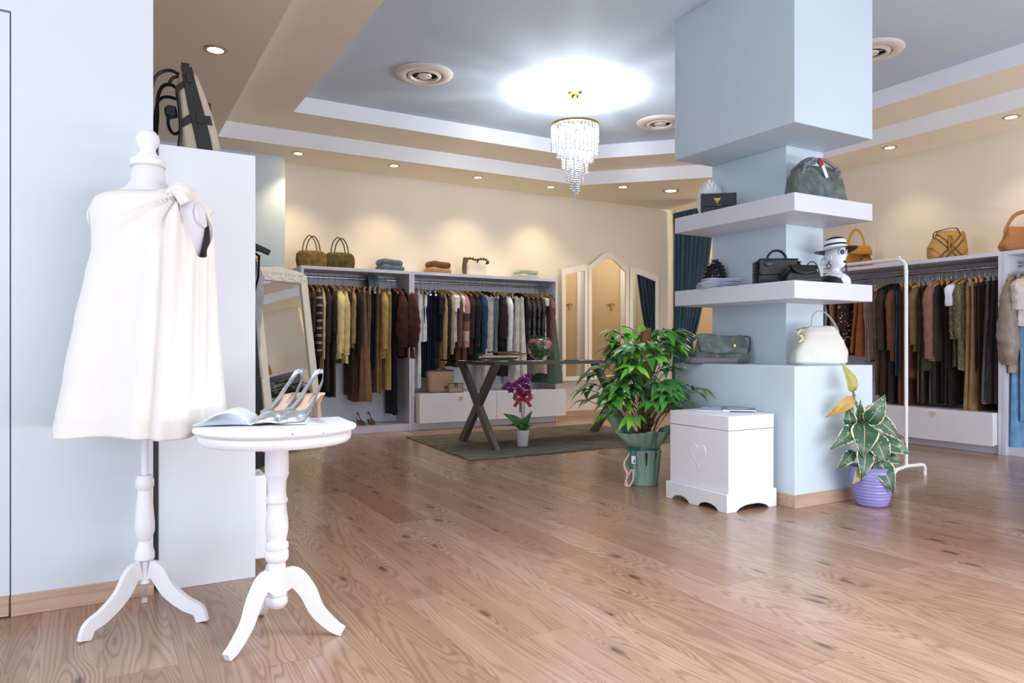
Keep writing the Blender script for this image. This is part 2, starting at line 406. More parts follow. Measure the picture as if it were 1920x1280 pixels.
DL = [(404, 93, 'warm recessed downlight above the black and canvas backpack', 34, 1, .062),
      (559, 287, 'leftmost warm recessed downlight in the row along the back wall', 27, 1, .052),
      (739, 310, 'second warm recessed downlight from the left along the back wall', 27, 1, .052),
      (896, 332, 'third warm recessed downlight from the left along the back wall', 27, 1, .052),
      (1033, 350, 'warm recessed downlight beside the tip of the crystal chandelier', 27, 1, .052),
      (1168, 350, 'pale recessed downlight just right of the chandelier tip, before the curtain', 22, 0, .06),
      (1258, 357, 'wide pale recessed downlight above the top of the blue curtain', 22, 0, .085),
      (1668, 276, 'warm recessed downlight above the garment rack and mustard bag', 13, 1, .055),
      (1896, 219, 'warm recessed downlight at the far right above the tan shoulder bag', 13, 1, .055)]
for a in DL: downlight(*a)
for i, (x, y) in enumerate([(6.72, 2.1), (6.72, .9)]):
    pass
VW = mat('cream_vent_enamel', 'ded6cc', .35, var=.02)
VD = mat('dark_vent_inside', '2b2622', .8)
def vent(px, py, label, s=1):
    x, y = G(px, py, Z3)
    t = thing('ceiling_vent', label, 'air vent', (x, y, Z3), 0, 'round ceiling vents')
    MB().lathe([(.15*s, .001), (.15*s, -.02), (.165*s, -.028), (.20*s, -.022), (.225*s, -.018), (.235*s, -.008), (.235*s, .001)], 48).build('outer_ring', VW, t)
    MB().lathe([(.105*s, -.02), (.115*s, -.03), (.14*s, -.022), (.142*s, -.014), (.12*s, -.018), (.108*s, -.01)], 40, caps=False).build('middle_cone', VW, t, solid=.003)
    MB().lathe([(.001, -.035), (.03*s, -.034), (.055*s, -.028), (.06*s, -.018), (.001, -.012)], 32).build('centre_disc', VW, t)
    k = MB().lathe([(.001, -.0005), (.15*s, -.0005), (.15*s, -.004), (.001, -.004)], 32)
    k.build('dark_backing', VD, t)
    k = MB()
    for q in range(4): k.tube([(0, 0, -.012), (.155*s*cos(q*pi/2+.5), .155*s*sin(q*pi/2+.5), -.012)], .004, 6)
    k.build('spider_bracket', VW, t)
vent(796, 138, 'round cream ceiling vent left of the chandelier')
vent(1238, 229, 'round cream ceiling vent half hidden by the pillar bulkhead, right of the chandelier')
vent(1632, 95, 'round ceiling vent peeking out on the far side of the pillar bulkhead')
# ---------------------------------------------------------------- chandelier
cx, cy = G(1078, 172, Z3)
ch = thing('crystal_chandelier', 'spiral crystal bead chandelier with gold canopy and chain', 'chandelier', (cx, cy, Z3), 0)
MB().lathe([(.062, 0), (.064, -.008), (.038, -.018), (.038, -.036), (.03, -.055), (.014, -.064), (.006, -.07), (.001, -.072)], 28).build('canopy', GOLD, ch)
mb = MB()
for i in range(11):
    c0 = V((0, 0, -.08-.019*i)); mb.tube([c0+(V((.006*cos(a), 0, .012*sin(a))) if i % 2 else V((0, .006*cos(a), .012*sin(a)))) for a in [k*pi/5 for k in range(10)]], .0022, 6, closed=True)
mb.build('chain', GOLD, ch)
RZ = -.312
mb = MB().lathe([(.205, RZ), (.214, RZ), (.214, RZ+.02), (.205, RZ+.02), (.205, RZ)], 56, caps=False)
mb.lathe([(.001, RZ+.03), (.03, RZ+.028), (.045, RZ+.01), (.04, RZ), (.001, RZ-.01)], 24)
for q in range(6): mb.tube([(0, 0, RZ+.01), (.207*cos(q*pi/3), .207*sin(q*pi/3), RZ+.01)], .004, 6)
mb.build('top_ring', GOLD, ch)
t = NT('cut_crystal'); t.b.inputs['Base Color'].default_value = (.95, .97, 1, 1); t.b.inputs['Roughness'].default_value = .06
t.b.inputs['Transmission Weight'].default_value = .22; t.b.inputs['IOR'].default_value = 1.5; t.b.inputs['Specular IOR Level'].default_value = .8
CRY = t.m
def strand(r, a, z0, z1, s=.0126):
    k = MB(); n = max(2, int((z0-z1)/.019)); x, y = r*cos(a), r*sin(a)
    for i in range(n):
        z = z0-(z0-z1)*(i+.5)/n; b = s*(1.0 if i < n-1 else 1.15)
        vs = [(x, y, z+b)]+[(x+b*.8*cos(q*pi/3+a), y+b*.8*sin(q*pi/3+a), z) for q in range(6)]+[(x, y, z-b)]
        k.add(vs, [(0, 1+q, 1+(q+1) % 6) for q in range(6)]+[(7, 1+(q+1) % 6, 1+q) for q in range(6)])
    return k
tiers = [(.207, 34, RZ, -.50, -.58), (.158, 24, RZ-.02, -.56, -.67), (.112, 18, RZ-.04, -.65, -.77), (.07, 11, RZ-.10, -.76, -.85), (.034, 6, RZ-.25, -.84, -.92), (.01, 2, RZ-.4, -.955, -.985)]
for r, n, z0, b0, b1 in tiers:
    for i in range(n):
        u = i/n; a = 2*pi*u+.6
        strand(r, a, z0, b0+(b1-b0)*abs(2*((u+.35) % 1)-1)).build('crystal_strand', CRY, ch, smooth=False)
BULB = mat('lit_bulb', 'ffffff', .3, emit='f4f6ff', es=140)
for q in range(6):
    a = q*pi/3+.3; p = (.125*cos(a), .125*sin(a))
    k = MB().sph((p[0], p[1], RZ-.045), .016, (1, 1, 1.7), 12); k.build('bulb', BULB, ch)
MB().sph((0, 0, RZ-.2), .02, (1, 1, 2), 12).build('bulb', BULB, ch)
l = bpy.data.lights.new('chandelier_glow', 'POINT'); l.energy = 46; l.color = (.93, .96, 1); l.shadow_soft_size = .16
o = bpy.data.objects.new('chandelier_glow', l); C.objects.link(o); o.location = (cx, cy, Z3+RZ-.01)
l = bpy.data.lights.new('chandelier_core', 'POINT'); l.energy = 34; l.color = (.93, .96, 1); l.shadow_soft_size = .03
o = bpy.data.objects.new('chandelier_core', l); C.objects.link(o); o.location = (cx, cy, Z3+RZ-.12)
# ---------------------------------------------------------------- closets
RAILZ = 1.655
def hknob(parent, mtx):
    pts = []
    for i in range(20):
        a = 2*pi*i/20; pts.append((.0016*16*sin(a)**3*1.0*1.0/1.0*.9, .0016*(13*cos(a)-5*cos(2*a)-2*cos(3*a)-cos(4*a))))
    MB().prism(pts, 0, .018, mtx=mtx).build('heart_knob', mat('natural_wood_knob', 'cdbfa8', .5), parent, bevel=.003)
FR_Y = Matrix.Rotation(pi/2, 4, 'X')        # prism z -> -y
FR_X = Matrix.Rotation(-pi/2, 4, 'Z') @ Matrix.Rotation(pi/2, 4, 'X')   # prism z -> -x
def closet_back(x0, x1, label, base, lft, rgt):
    t = thing('wardrobe_unit', label, 'wardrobe', (x0, 7.4, 0), 0, 'open wardrobe units on the walls')
    w = x1-x0; D = YB-7.4-.004
    MB().box(0, w, 0, D, 1.715, 1.748).build('top_panel', MELA, t, bevel=.001)
    for a, b, fl in ((0, .028, lft), (w-.03, w-.001, rgt)):
        MB().box(a, b, 0, D, 0, 1.715).build('side_panel', MELAV, t, bevel=.001)
    MB().box(.028, w-.03, D-.016, D, .0, 1.715).build('back_panel', mat('grey_back_panel', 'dcdde6', .6, var=.02), t)
    MB().box(.028, w-.03, D-.04, D-.017, 1.54, 1.62).build('back_batten', MELA, t)
    MB().box(.028, w-.03, .01, D-.02, 0, base).build('plinth', MELA, t, bevel=.001)
    r = MB().tube([(.03, .22, RAILZ), (w-.03, .22, RAILZ)], .0125, 16); r.build('hanging_rail', CHROME, t)
    for xx in (.034, w-.034):
        MB().tube([(xx-.006, .22, RAILZ), (xx+.006, .22, RAILZ)], .028, 20).build('rail_flange', CHROME, t)
    return t
uA = closet_back(1.74, 2.94, 'left wardrobe unit on the back wall, open to the floor with brown slingbacks', .075, 1, 1)
uB = closet_back(2.942, 4.85, 'wide right wardrobe unit on the back wall, above the two drawers', .085, 1, 1)
MB().tube([(.95, .22, RAILZ), (.95, .22, 1.715)], .005, 8).build('rail_hanger_rod', CHROME, uB)
dr = thing('drawer_cabinet', 'low white two-drawer cabinet under the back wardrobe, behind the glass table', 'drawers', (2.985, 7.29, 0), 0)
k = MB().box(0, 1.91, .02, .106, .087, .40); k.box(.001, 1.826, .106, .52, .088, .399); k.build('carcass', WHITE, dr, bevel=.002)
for a, b, kx in ((0, .954, .71), (.959, 1.91, .62)):
    q = MB().box(a, b, 0, .018, .082, .402).build('drawer_front', WHITE, dr, bevel=.0015)
    hknob(q, Matrix.Translation((onY(864 if a == 0 else 999, 742, 7.29)[0]-2.985, 0, .345)) @ FR_Y)
def closet_right(y0, y1, label):
    t = thing('wardrobe_unit', label, 'wardrobe', (6.66, y0, 0), 0, 'open wardrobe units on the walls')
    w = y1-y0; D = XR-6.66-.004
    MB().box(0, D, 0, w, 1.70, 1.735).build('top_panel', MELA, t, bevel=.001)
    for a, b in ((0, .03), (w-.03, w-.001)): MB().box(0, D, a, b, 0, 1.70).build('side_panel', MELAV, t, bevel=.001)
    MB().box(D-.016, D, .03, w-.03, 0, 1.70).build('back_panel', mat('grey_back_panel', 'dcdde6', .6, var=.02), t)
    MB().box(.03, D-.02, .03, w-.03, 0, .07).build('plinth', MELA, t, bevel=.001)
    MB().box(D-.04, D-.017, .03, w-.03, 1.50, 1.57).build('back_batten', MELA, t)
    MB().tube([(.22, .03, RAILZ-.025), (.22, w-.03, RAILZ-.025)], .0125, 16).build('hanging_rail', CHROME, t)
    for yy in (.034, w-.034): MB().tube([(.22, yy-.006, RAILZ-.025), (.22, yy+.006, RAILZ-.025)], .028, 20).build('rail_flange', CHROME, t)
    return t
uC = closet_right(3.262, 5.36, 'long wardrobe unit on the right wall, full of brown clothes above a drawer')
MB().tube([(.22, .95, RAILZ-.025), (.22, .95, 1.70)], .005, 8).build('rail_hanger_rod', CHROME, uC)
uD = closet_right(1.9, 3.26, 'wardrobe unit at the right edge of the photo, holding pale blue clothes')
d2 = thing('drawer_cabinet', 'low white drawer cabinet under the brown clothes on the right wall', 'drawers', (6.59, 3.3, 0), 0)
MB().box(.02, .45, 0, 1.98, .075, .353).build('carcass', WHITE, d2, bevel=.002)
for a, b in ((0, .99), (.994, 1.98)):
    q = MB().box(0, .018, a, b, .07, .355).build('drawer_front', WHITE, d2, bevel=.0015)
    hknob(q, Matrix.Translation((0, (a+b)/2, .31)) @ FR_X)
# near unit with white side panel
uE = thing('wardrobe_unit', 'white wardrobe unit near the dress form, seen by its plain side panel', 'wardrobe', (.18, 3.022, 0), 0, 'open wardrobe units on the walls')
PANW = mat('white_side_panel', 'd3d6dc', .4, var=.01)
MB().box(0, .35, 0, .028, 0, 1.694).build('side_panel', PANW, uE, bevel=.0015)
MB().box(0, .35, 1.55, 1.578, 0, 1.694).build('side_panel', PANW, uE, bevel=.0015)
MB().box(0, .35, .028, 1.55, 1.66, 1.692).build('top_panel', PANW, uE, bevel=.001)
MB().box(0, .016, .028, 1.55, .0, 1.66).build('back_panel', PANW, uE)
MB().box(.02, .345, .028, 1.55, 0, .06).build('plinth', PANW, uE)
MB().tube([(.21, .028, 1.437), (.21, 1.55, 1.437)], .0125, 16).build('hanging_rail', CHROME, uE)
q = MB().box(.03, .40, .034, 1.2, .062, .40).build('drawer', WHITE, uE, bevel=.002)
# ================================================================ HANGERS AND CLOTHES
WHG = mat('white_hanger', 'ecebe6', .4); BHG = mat('black_velvet_hanger', '141417', .7)
CLR = mat('clear_plastic_hanger', 'd9dde0', .15, var=.01, trans=.5)
def hook_mb():
    pts = [V((0, 0, -.075)), V((0, 0, .0))]+[V((.019*cos(a)-.0, 0, .019*sin(a)+.027)) for a in [radians(-75+i*30) for i in range(9)]]
    return MB().tube(pts, .0018, 6)
HK = None; _hd = {}
def hanger(kind, lab, loc, rz, group='coat hangers on the rails'):
    global HK
    t = thing('coat_hanger', lab, 'hanger', loc, rz, group)
    m = {'wood': WOODH, 'white': WHG, 'black': BHG, 'clip': CLR, 'woodclip': WOODH}[kind]
    if kind not in _hd:
        if kind in ('clip', 'woodclip'):
            b = MB().tube([(-.17, 0, -.082), (.17, 0, -.082)], (.006 if kind == 'clip' else .009), 8)
            b.box(-.012, .012, -.006, .006, -.09, -.06)
            o = b.build('crossbar', m, t)
            p = MB().box(-.155, -.115, -.009, .009, -.125, -.076).build('clip', m, t, bevel=.002)
            p2 = MB().box(.115, .155, -.009, .009, -.125, -.076).build('clip', m, t, bevel=.002)
            _hd[kind] = [('crossbar', o), ('clip', p), ('clip', p2)]
        else:
            pts = [V((x*.21, -.010*abs(x)**1.5*0, -.072-.062*abs(x)**1.5)) for x in [i/8-1 for i in range(17)]]
            o = MB().tube(pts, [(.012, .008)]+[(.013, .009)]*15+[(.016, .010)], 10, up=(0, 0, 1)).build('shoulder_bar', m, t)
            p = MB().tube([(-.185, 0, -.125), (0, 0, -.13), (.185, 0, -.125)], .005, 8).build('trouser_bar', m, t)
            _hd[kind] = [('shoulder_bar', o), ('trouser_bar', p)]
    else:
        for nm, o in _hd[kind]:
            c = o.copy(); C.objects.link(c); c.parent = t
    if HK is None: HK = hook_mb().build('hook', CHROME, t)
    else: c = HK.copy(); C.objects.link(c); c.parent = t
    return t
def cloth_tube(mb, levels, n=36, amp=.006, k=7, seed=0, cx=0, cy=0, nz=22, m=0, openend=True):
    """levels (z, halfwidth, halfthick, xshift)"""
    T = [[(-l[0], l[q]) for l in levels] for q in (1, 2)]+[[(-l[0], l[3] if len(l) > 3 else 0) for l in levels]]
    z0, z1 = levels[0][0], levels[-1][0]; rings = []
    R = random.Random(seed); p1, p2 = R.random()*6, R.random()*6
    for j in range(nz+1):
        q = j/nz; z = z0+(z1-z0)*q; w, t, sx = (interp(tb, -z) for tb in T); g = min(1, max(0, (q-.08)*1.6)); rg = []
        for i in range(n):
            a = 2*pi*i/n; x = w*se(cos(a), .75); y = t*se(sin(a), .8)
            d = amp*g*(sin(k*a+p1+1.2*sin(2.3*q+p2))*.7+.5*noise.noise(V((x*9, seed*1.7+y*6, z*4))))
            x += d*cos(a)*1.2; y += d*sin(a)*1.2
            y += .35*amp*g*sin(x*38+p2)
            zz = z+(.006*sin(3*a+p1) if j == nz else 0)
            rg.append(V((x+sx+cx, y+cy, zz)))
        rings.append(rg)
    mb.loft(rings, m)
    if openend: mb.f.pop(); mb.m.pop()
    return mb
def sleeve(sx, ln, w0, r0, r1, seed, balloon=0, th=.8, bend=.0):
    R = random.Random(seed+int(sx*50)+99); mb = MB(); rings = []; n = 20; N = 20
    for j in range(N+1):
        q = j/N
        z = -.125-ln*q if q > .0 else -.125
        x = sx*(w0-.03+.052*min(1, q*5)-.018*q+bend*sin(pi*q))
        r = r0+(r1-r0)*q
        if balloon: r = r0*.9+(balloon-r0*.9)*sin(pi*.92*q**1.5); r = max(r, .030)
        if q < .08: r *= .55+.45*q/.08
        rg = []
        for i in range(n):
            a = 2*pi*i/n; d = 1+.16*noise.noise(V((cos(a)*1.5, sin(a)*1.5+seed, z*9)))+.05*sin(z*60+2*a+seed)
            rg.append(V((x+r*d*cos(a), r*d*th*sin(a), z)))
        rings.append(rg)
    mb.loft(rings); return mb
cat_of = {'jacket': 'jacket', 'coat': 'coat', 'sweater': 'sweater', 'blouse': 'blouse', 'tee': 't-shirt', 'vest': 'vest', 'dress': 'dress', 'skirt': 'skirt', 'trousers': 'trousers', 'jeans': 'jeans', 'cardigan': 'cardigan', 'shirt': 'shirt', 'shorts': 'shorts'}
name_of = {'tee': 'short_sleeve_top', 'vest': 'sleeveless_top', 'trousers': 'hanging_trousers', 'jeans': 'hanging_jeans', 'skirt': 'hanging_skirt'}
def garment(kind, label, loc, rz, L, col, fk='plain', t=.028, seed=1, hk=None, w=.19, sl=None, flare=None, balloon=0, grp=None, buttons=False, hl=None, pleat=7, tf=1.):
    fm = fab(col, fk, .9 if fk != 'leather' else .4)
    hk = hk or ('clip' if kind in ('trousers', 'jeans', 'skirt', 'shorts') else 'wood')
    g = thing(name_of.get(kind, 'hanging_'+kind), label, cat_of[kind], loc, rz, grp or 'clothes hanging on the rails')
    short = hl or label
    if len(short.split()) > 12: short = short.split(',')[0]
    hanger(hk, {'wood': 'wooden', 'white': 'white', 'black': 'black', 'clip': 'clear clip', 'woodclip': 'wooden clip'}[hk]+' hanger holding the '+short, loc, rz)
    if kind in ('trousers', 'jeans', 'shorts'):
        fl = flare if flare is not None else 1.0
        zt = -.115
        mb = MB(); wl = w*.82
        for s in (-1, 1):
            cloth_tube(mb, [(zt-.03, wl, t*.5), (zt-.25, wl*.98, t*.55), (-L*.6, wl*.8*(.5+.5*fl), t*.5), (-L, wl*.72*fl, t*.55*tf)], 26, .004, 5, seed+s, cy=s*t*.52, nz=20)
        mb.build('trouser_legs', fm, g, smooth=True)
        k = MB(); rg = lambda z, q: [V((wl*q*se(cos(a), .6), (t*1.05)*se(sin(a), .6), z)) for a in [2*pi*i/24 for i in range(24)]]
        k.loft([rg(zt, .97), rg(zt-.038, 1.0)]); k.build('waistband', fm, g, bevel=.002)
        if kind == 'jeans': MB().box(-wl-.004, -wl+.002, -.012, .012, zt-.03, zt-.012).build('jean_button', CHROME, g)
    elif kind == 'skirt':
        fl = flare if flare is not None else 1.15; zt = -.115
        mb = cloth_tube(MB(), [(zt-.03, w*.85, t), (zt-.2, w*.93, t*1.1), (-L, w*fl, t*1.35*tf)], 60, .010, pleat, seed, nz=26)
        mb.build('skirt_body', fm, g)
        k = MB(); rg = lambda z, q: [V((w*.86*q*se(cos(a), .6), (t*1.05)*se(sin(a), .6), z)) for a in [2*pi*i/24 for i in range(24)]]
        k.loft([rg(zt, .97), rg(zt-.035, 1.0)]); k.build('waistband', fm, g, bevel=.002)
    else:
        fl = flare if flare is not None else {'dress': 1.1, 'coat': 1.02}.get(kind, .98)
        sleeveless = kind in ('vest',) or (kind == 'dress' and not sl)
        ww = w*.8 if sleeveless else w
        lv = [(-.082, .035, t*.5), (-.092, .06, t*.7), (-.108, ww*.62, t*.85), (-.13, ww*.9, t*.95), (-.17, ww, t), (-.3, ww*.96, t*1.05), (-L, ww*fl, t*1.15)]
        mb = cloth_tube(MB(), lv, 44 if L > .5 else 32, .007, pleat, seed, nz=30)
        mb.build('body', fm, g)
        if sleeveless:
            k = MB()
            for s in (-1, 1): k.tube([(s*.05, 0, -.08), (s*ww*.7, 0, -.108), (s*(ww+.008), 0, -.15), (s*(ww+.004), 0, -.24), (s*ww*.93, 0, -.30)], [(t*.6, .004)]*5, 8, up=(0, 1, 0))
            k.build('armhole_trim', fm, g)
        else:
            s0 = sl if sl is not None else {'tee': .17, 'dress': .5}.get(kind, .52)
            r1 = .034 if kind not in ('tee',) else .05
            for s in (-1, 1):
                sleeve(s, s0, w, .046, r1, seed, balloon, th=min(1, t/.034)).build('sleeve', fm, g)
        if kind in ('jacket', 'coat', 'shirt', 'blouse', 'cardigan'):
            MB().tube([(.055*cos(a), t*1.0*sin(a), -.084+.006*cos(a)) for a in [2*pi*i/16 for i in range(16)]], [(.012, .005)]*16, 6, closed=True, up=(0, 0, 1)).build('collar', fm, g)
        if buttons:
            bm = mat('dark_button', '2a2018', .3)
            for q in range(3):
                m = Matrix.Translation((-w-.034, -.012, -.125-s0+.03+q*.022)) @ Matrix.Rotation(-pi/2, 4, 'Y')
                MB().lathe([(.001, 0), (.007, 0), (.007, .004), (.001, .005)], 12, mtx=m).build('button', bm, g)
    return g
RY = 7.62; NEAR = 7.405
def back(px, py, kind, label, col, fk='plain', **k):
    dy = k.pop('dy', 0); w = k.get('w', .19)
    x, _, z = onY(px, py, RY-w-.02)
    z = max(z, .1)
    g = garment(kind, label, (x, RY+dy, RAILZ-.016), pi/2, RAILZ-.016-z, col, fk, seed=int(px), **k)
    return g
DB = '33221f'; BK = '101014'; CAM = '8f6d49'
rows = [
 (578, 700, 'jacket', 'dark brown jacket at the far left of the back rail, behind the mirror edge', '3f3029', 'plain', dict(t=.022, sl=.42)),
 (588, 690, 'jacket', 'grey brown jacket between the leftmost jacket and the striped cardigan', '43342e', 'plain', dict(t=.022, sl=.44)),
 (599, 668, 'cardigan', 'brown knit cardigan with white horizontal stripes', '3a231f', 'stripe', dict(t=.026, sl=.66, w=.2)),
 (607, 694, 'blouse', 'cream satin blouse whose cuff hangs below the striped cardigan', 'cfc193', 'silk', dict(t=.016, sl=.72)),
 (603, 755, 'dress', 'black slip dress hanging under the striped cardigan', BK, 'plain', dict(t=.012, w=.14)),
 (616, 735, 'coat', 'long dark brown coat right of the striped cardigan', '392824', 'plain', dict(t=.026, sl=.56)),
 (627, 745, 'dress', 'long dark brown dress left of the two yellow blazers', '2e1d1b', 'plain', dict(t=.024, sl=.45)),
 (639, 673, 'jacket', 'pale yellow blazer, left one of the yellow pair', 'e3d595', 'plain', dict(t=.034, sl=.66, buttons=True, w=.2)),
 (651, 681, 'jacket', 'pale yellow blazer, right one of the yellow pair', 'e0d190', 'plain', dict(t=.03, sl=.68, buttons=True)),
 (656, 660, 'tee', 'dark brown short top squeezed between yellow blazer and beige boucle cardigan', '341f1c', 'plain', dict(t=.016, hk='white', hl='dark brown short top beside the yellow blazers')),
 (663, 653, 'cardigan', 'beige boucle cardigan with slim sleeve', 'b39468', 'knit', dict(t=.024, sl=.56)),
 (675, 667, 'jacket', 'black jacket right of the beige boucle cardigan', '15151a', 'plain', dict(t=.026, sl=.58, w=.2)),
 (668, 742, 'trousers', 'wide dark taupe trousers below the black jacket', '4d392b', 'plain', dict(t=.022, flare=1.45, w=.2, hk='woodclip', tf=1.8)),
 (686, 753, 'skirt', 'long camel brown flared skirt, nearest of the brown skirts on the left rail', '7b5c3e', 'plain', dict(t=.034, flare=1.4, w=.18, pleat=9, hk='woodclip', tf=2.)),
 (697, 670, 'trousers', 'light tan trousers between the camel skirt and grey denim', 'a98a62', 'plain', dict(t=.02, hk='woodclip')),
 (706, 690, 'jeans', 'dark navy jeans below the grey washed denim', '1b202b', 'denim', dict(t=.026)),
 (716, 738, 'trousers', 'camel trousers hanging below the khaki trench jacket', 'a2844e', 'plain', dict(t=.028, flare=1.3, w=.2, hk='woodclip')),
 (722, 672, 'jacket', 'khaki trench jacket with a tied sleeve cuff', 'ab9056', 'plain', dict(t=.028, sl=.62, w=.2)),
 (734, 731, 'trousers', 'pale yellow straight trousers right of the khaki trench jacket', 'c6ad63', 'plain', dict(t=.03, flare=1.2)),
 (746, 778, 'dress', 'long black dress with sequined top beside the burgundy jackets', '0c0c12', 'plain', dict(t=.03, w=.18)),
 (756, 667, 'jacket', 'burgundy suede jacket, left one of the burgundy pair', '3f1115', 'plain', dict(t=.044, sl=.60, balloon=.078, w=.2)),
 (773, 671, 'jacket', 'burgundy suede jacket, right one beside the wardrobe upright', '3b0f13', 'plain', dict(t=.044, sl=.60, balloon=.080, w=.2, dy=-.03)),
 (789, 727, 'skirt', 'long white skirt hanging behind the white vests', 'e6e7ec', 'plain', dict(t=.02, flare=.95)),
 (793, 640, 'vest', 'white tailored vest, left one beside the burgundy jacket', 'efeeea', 'plain', dict(t=.03)),
 (802, 640, 'vest', 'white tailored vest, right one beside the navy jeans', 'f0efec', 'plain', dict(t=.028, hk='white')),
 (802, 707, 'trousers', 'black trousers under the white vests', '121318', 'plain', dict(t=.02, hk='black')),
 (811, 708, 'jeans', 'dark navy jeans with a brass button, left of the pair', '16213a', 'denim', dict(t=.028, w=.2)),
 (821, 709, 'jeans', 'dark navy jeans with a brass button, right of the pair', '14203a', 'denim', dict(t=.026, w=.2)),
 (829, 640, 'tee', 'black short sleeved top right of the navy jeans', '17161b', 'plain', dict(t=.026, sl=.24)),
 (835, 690, 'cardigan', 'long beige knit cardigan above the glass table corner', 'b59c71', 'knit', dict(t=.022, sl=.78)),
 (842, 686, 'dress', 'dark brown long sleeved dress between two beige knits', '2b1a1a', 'plain', dict(t=.024, sl=.6)),
 (848, 665, 'sweater', 'beige knit sweater left of the white tops', 'b8a077', 'knit', dict(t=.02, sl=.68)),
 (853, 651, 'tee', 'white short sleeved top, first of the white pair near the beige knit', 'e0ddd6', 'plain', dict(t=.018, sl=.2, hk='white', hl='white short sleeved top near the beige knit')),
 (858, 640, 'tee', 'white short sleeved top beside the brown marl cardigan', 'e6e4df', 'plain', dict(t=.02, sl=.16, hk='white')),
 (863, 688, 'cardigan', 'brown marl knit cardigan left of the patchwork one', '6d4b40', 'knit', dict(t=.028, sl=.6)),
 (868, 610, 'tee', 'white cotton top between brown marl and patchwork cardigans', 'e3e0db', 'plain', dict(t=.016, sl=.2, hk='white')),
 (875, 672, 'cardigan', 'patchwork cardigan in pink, brown and beige bands', 'b07a78', 'patch', dict(t=.034, sl=.6, w=.2)),
 (885, 664, 'dress', 'dark plum brown dress right of the patchwork cardigan', '2c1718', 'plain', dict(t=.03, sl=.5)),
 (896, 676, 'jacket', 'black jacket just left of the navy denim jacket', '12131a', 'plain', dict(t=.03, sl=.6, hk='wood')),
 (909, 663, 'jacket', 'navy denim jacket with a metal cuff button', '1d3553', 'denim', dict(t=.042, sl=.62, w=.2)),
 (919, 732, 'trousers', 'wide white trousers behind the table leg, left one of the pair', 'ece8df', 'plain', dict(t=.024, flare=1.2, hk='black')),
 (927, 725, 'trousers', 'wide white trousers right beside the navy denim jacket', 'e8e6de', 'plain', dict(t=.024, flare=1.2, hk='black')),
 (931, 660, 'jeans', 'pale sage green jeans, left of the pale pair', '94a3a0', 'denim', dict(t=.022, hk='woodclip')),
 (938, 660, 'jeans', 'pale sage green jeans, right of the pale pair', '8fa09f', 'denim', dict(t=.022, hk='woodclip')),
 (945, 650, 'blouse', 'dark brown fringed blouse in front of the pale jeans', '24151a', 'plain', dict(t=.03, sl=.5, balloon=.06)),
 (957, 659, 'blouse', 'white ruffled blouse with flared hem', 'ebeaee', 'plain', dict(t=.03, sl=.58, flare=1.25, w=.2)),
 (951, 705, 'skirt', 'short dark navy skirt whose hem shows under the glass table', '14161f', 'plain', dict(t=.03, flare=1.1)),
 (966, 640, 'jeans', 'dark navy jeans right of the white ruffled blouse', '1a2440', 'denim', dict(t=.03, hk='woodclip')),
 (976, 722, 'trousers', 'wide white trousers, left one beside the orchid flowers', 'efece4', 'plain', dict(t=.03, flare=1.4, w=.2, hk='black')),
 (985, 719, 'skirt', 'long cream skirt right of the wide white trousers', 'ebe5d4', 'plain', dict(t=.028, flare=1.2, hk='black')),
 (992, 650, 'jacket', 'black patent leather jacket, leftmost of the black leather jackets', '0f0d0d', 'shine', dict(t=.028, sl=.5)),
 (1001, 665, 'jacket', 'black patent leather jacket, second from left above the rose bowl', '131010', 'shine', dict(t=.03, sl=.6)),
 (1010, 670, 'coat', 'shiny black leather coat, third of the leather jackets', '120f0e', 'shine', dict(t=.03, sl=.6)),
 (1018, 670, 'coat', 'shiny dark leather coat, rightmost of the leather jackets', '151110', 'shine', dict(t=.028, sl=.6)),
 (1025, 640, 'tee', 'white top between the leather coats and the sequined jacket', 'e4e1da', 'plain', dict(t=.018, sl=.1)),
 (1022, 700, 'skirt', 'blush pink draped skirt seen under the glass table', 'cbb5a8', 'plain', dict(t=.03, flare=1.2, w=.2)),
 (1036, 655, 'jacket', 'brown sequined jacket at the right end of the rail', '5b3b2e', 'sparkle', dict(t=.032, sl=.6, w=.2)),
 (1041, 718, 'skirt', 'long sage green skirt at the right end of the rail', '4f6153', 'plain', dict(t=.034, flare=1.4, w=.2, pleat=9, tf=2.4, dy=-.03)),
]
for px, py, kind, lab, col, fk, k in rows: back(px, py, kind, lab, col, fk, **k)
# washed denim thrown over the rail
for px, lab in ((693, 'grey washed denim jeans folded over the rail, left of the pair'), (702, 'grey washed denim jeans folded over the rail, right of the pair')):
    x = onY(px, 520, 7.6)[0]
    p = catmull([(0, -.10, -.36), (0, -.095, -.2), (0, -.07, -.06), (0, -.03, .012), (0, .03, .012), (0, .06, -.06), (0, .07, -.2)], 5)
    o = MB().tube(p, [(.012+.006*sin(i*.9), .031) for i in range(len(p))], 16, up=(0, 1, .2)).build('folded_jeans', fab('56646c', 'denim'), loc=(x, RY, RAILZ+.016))
    tag(o, lab, 'jeans', 'washed jeans over the rail')
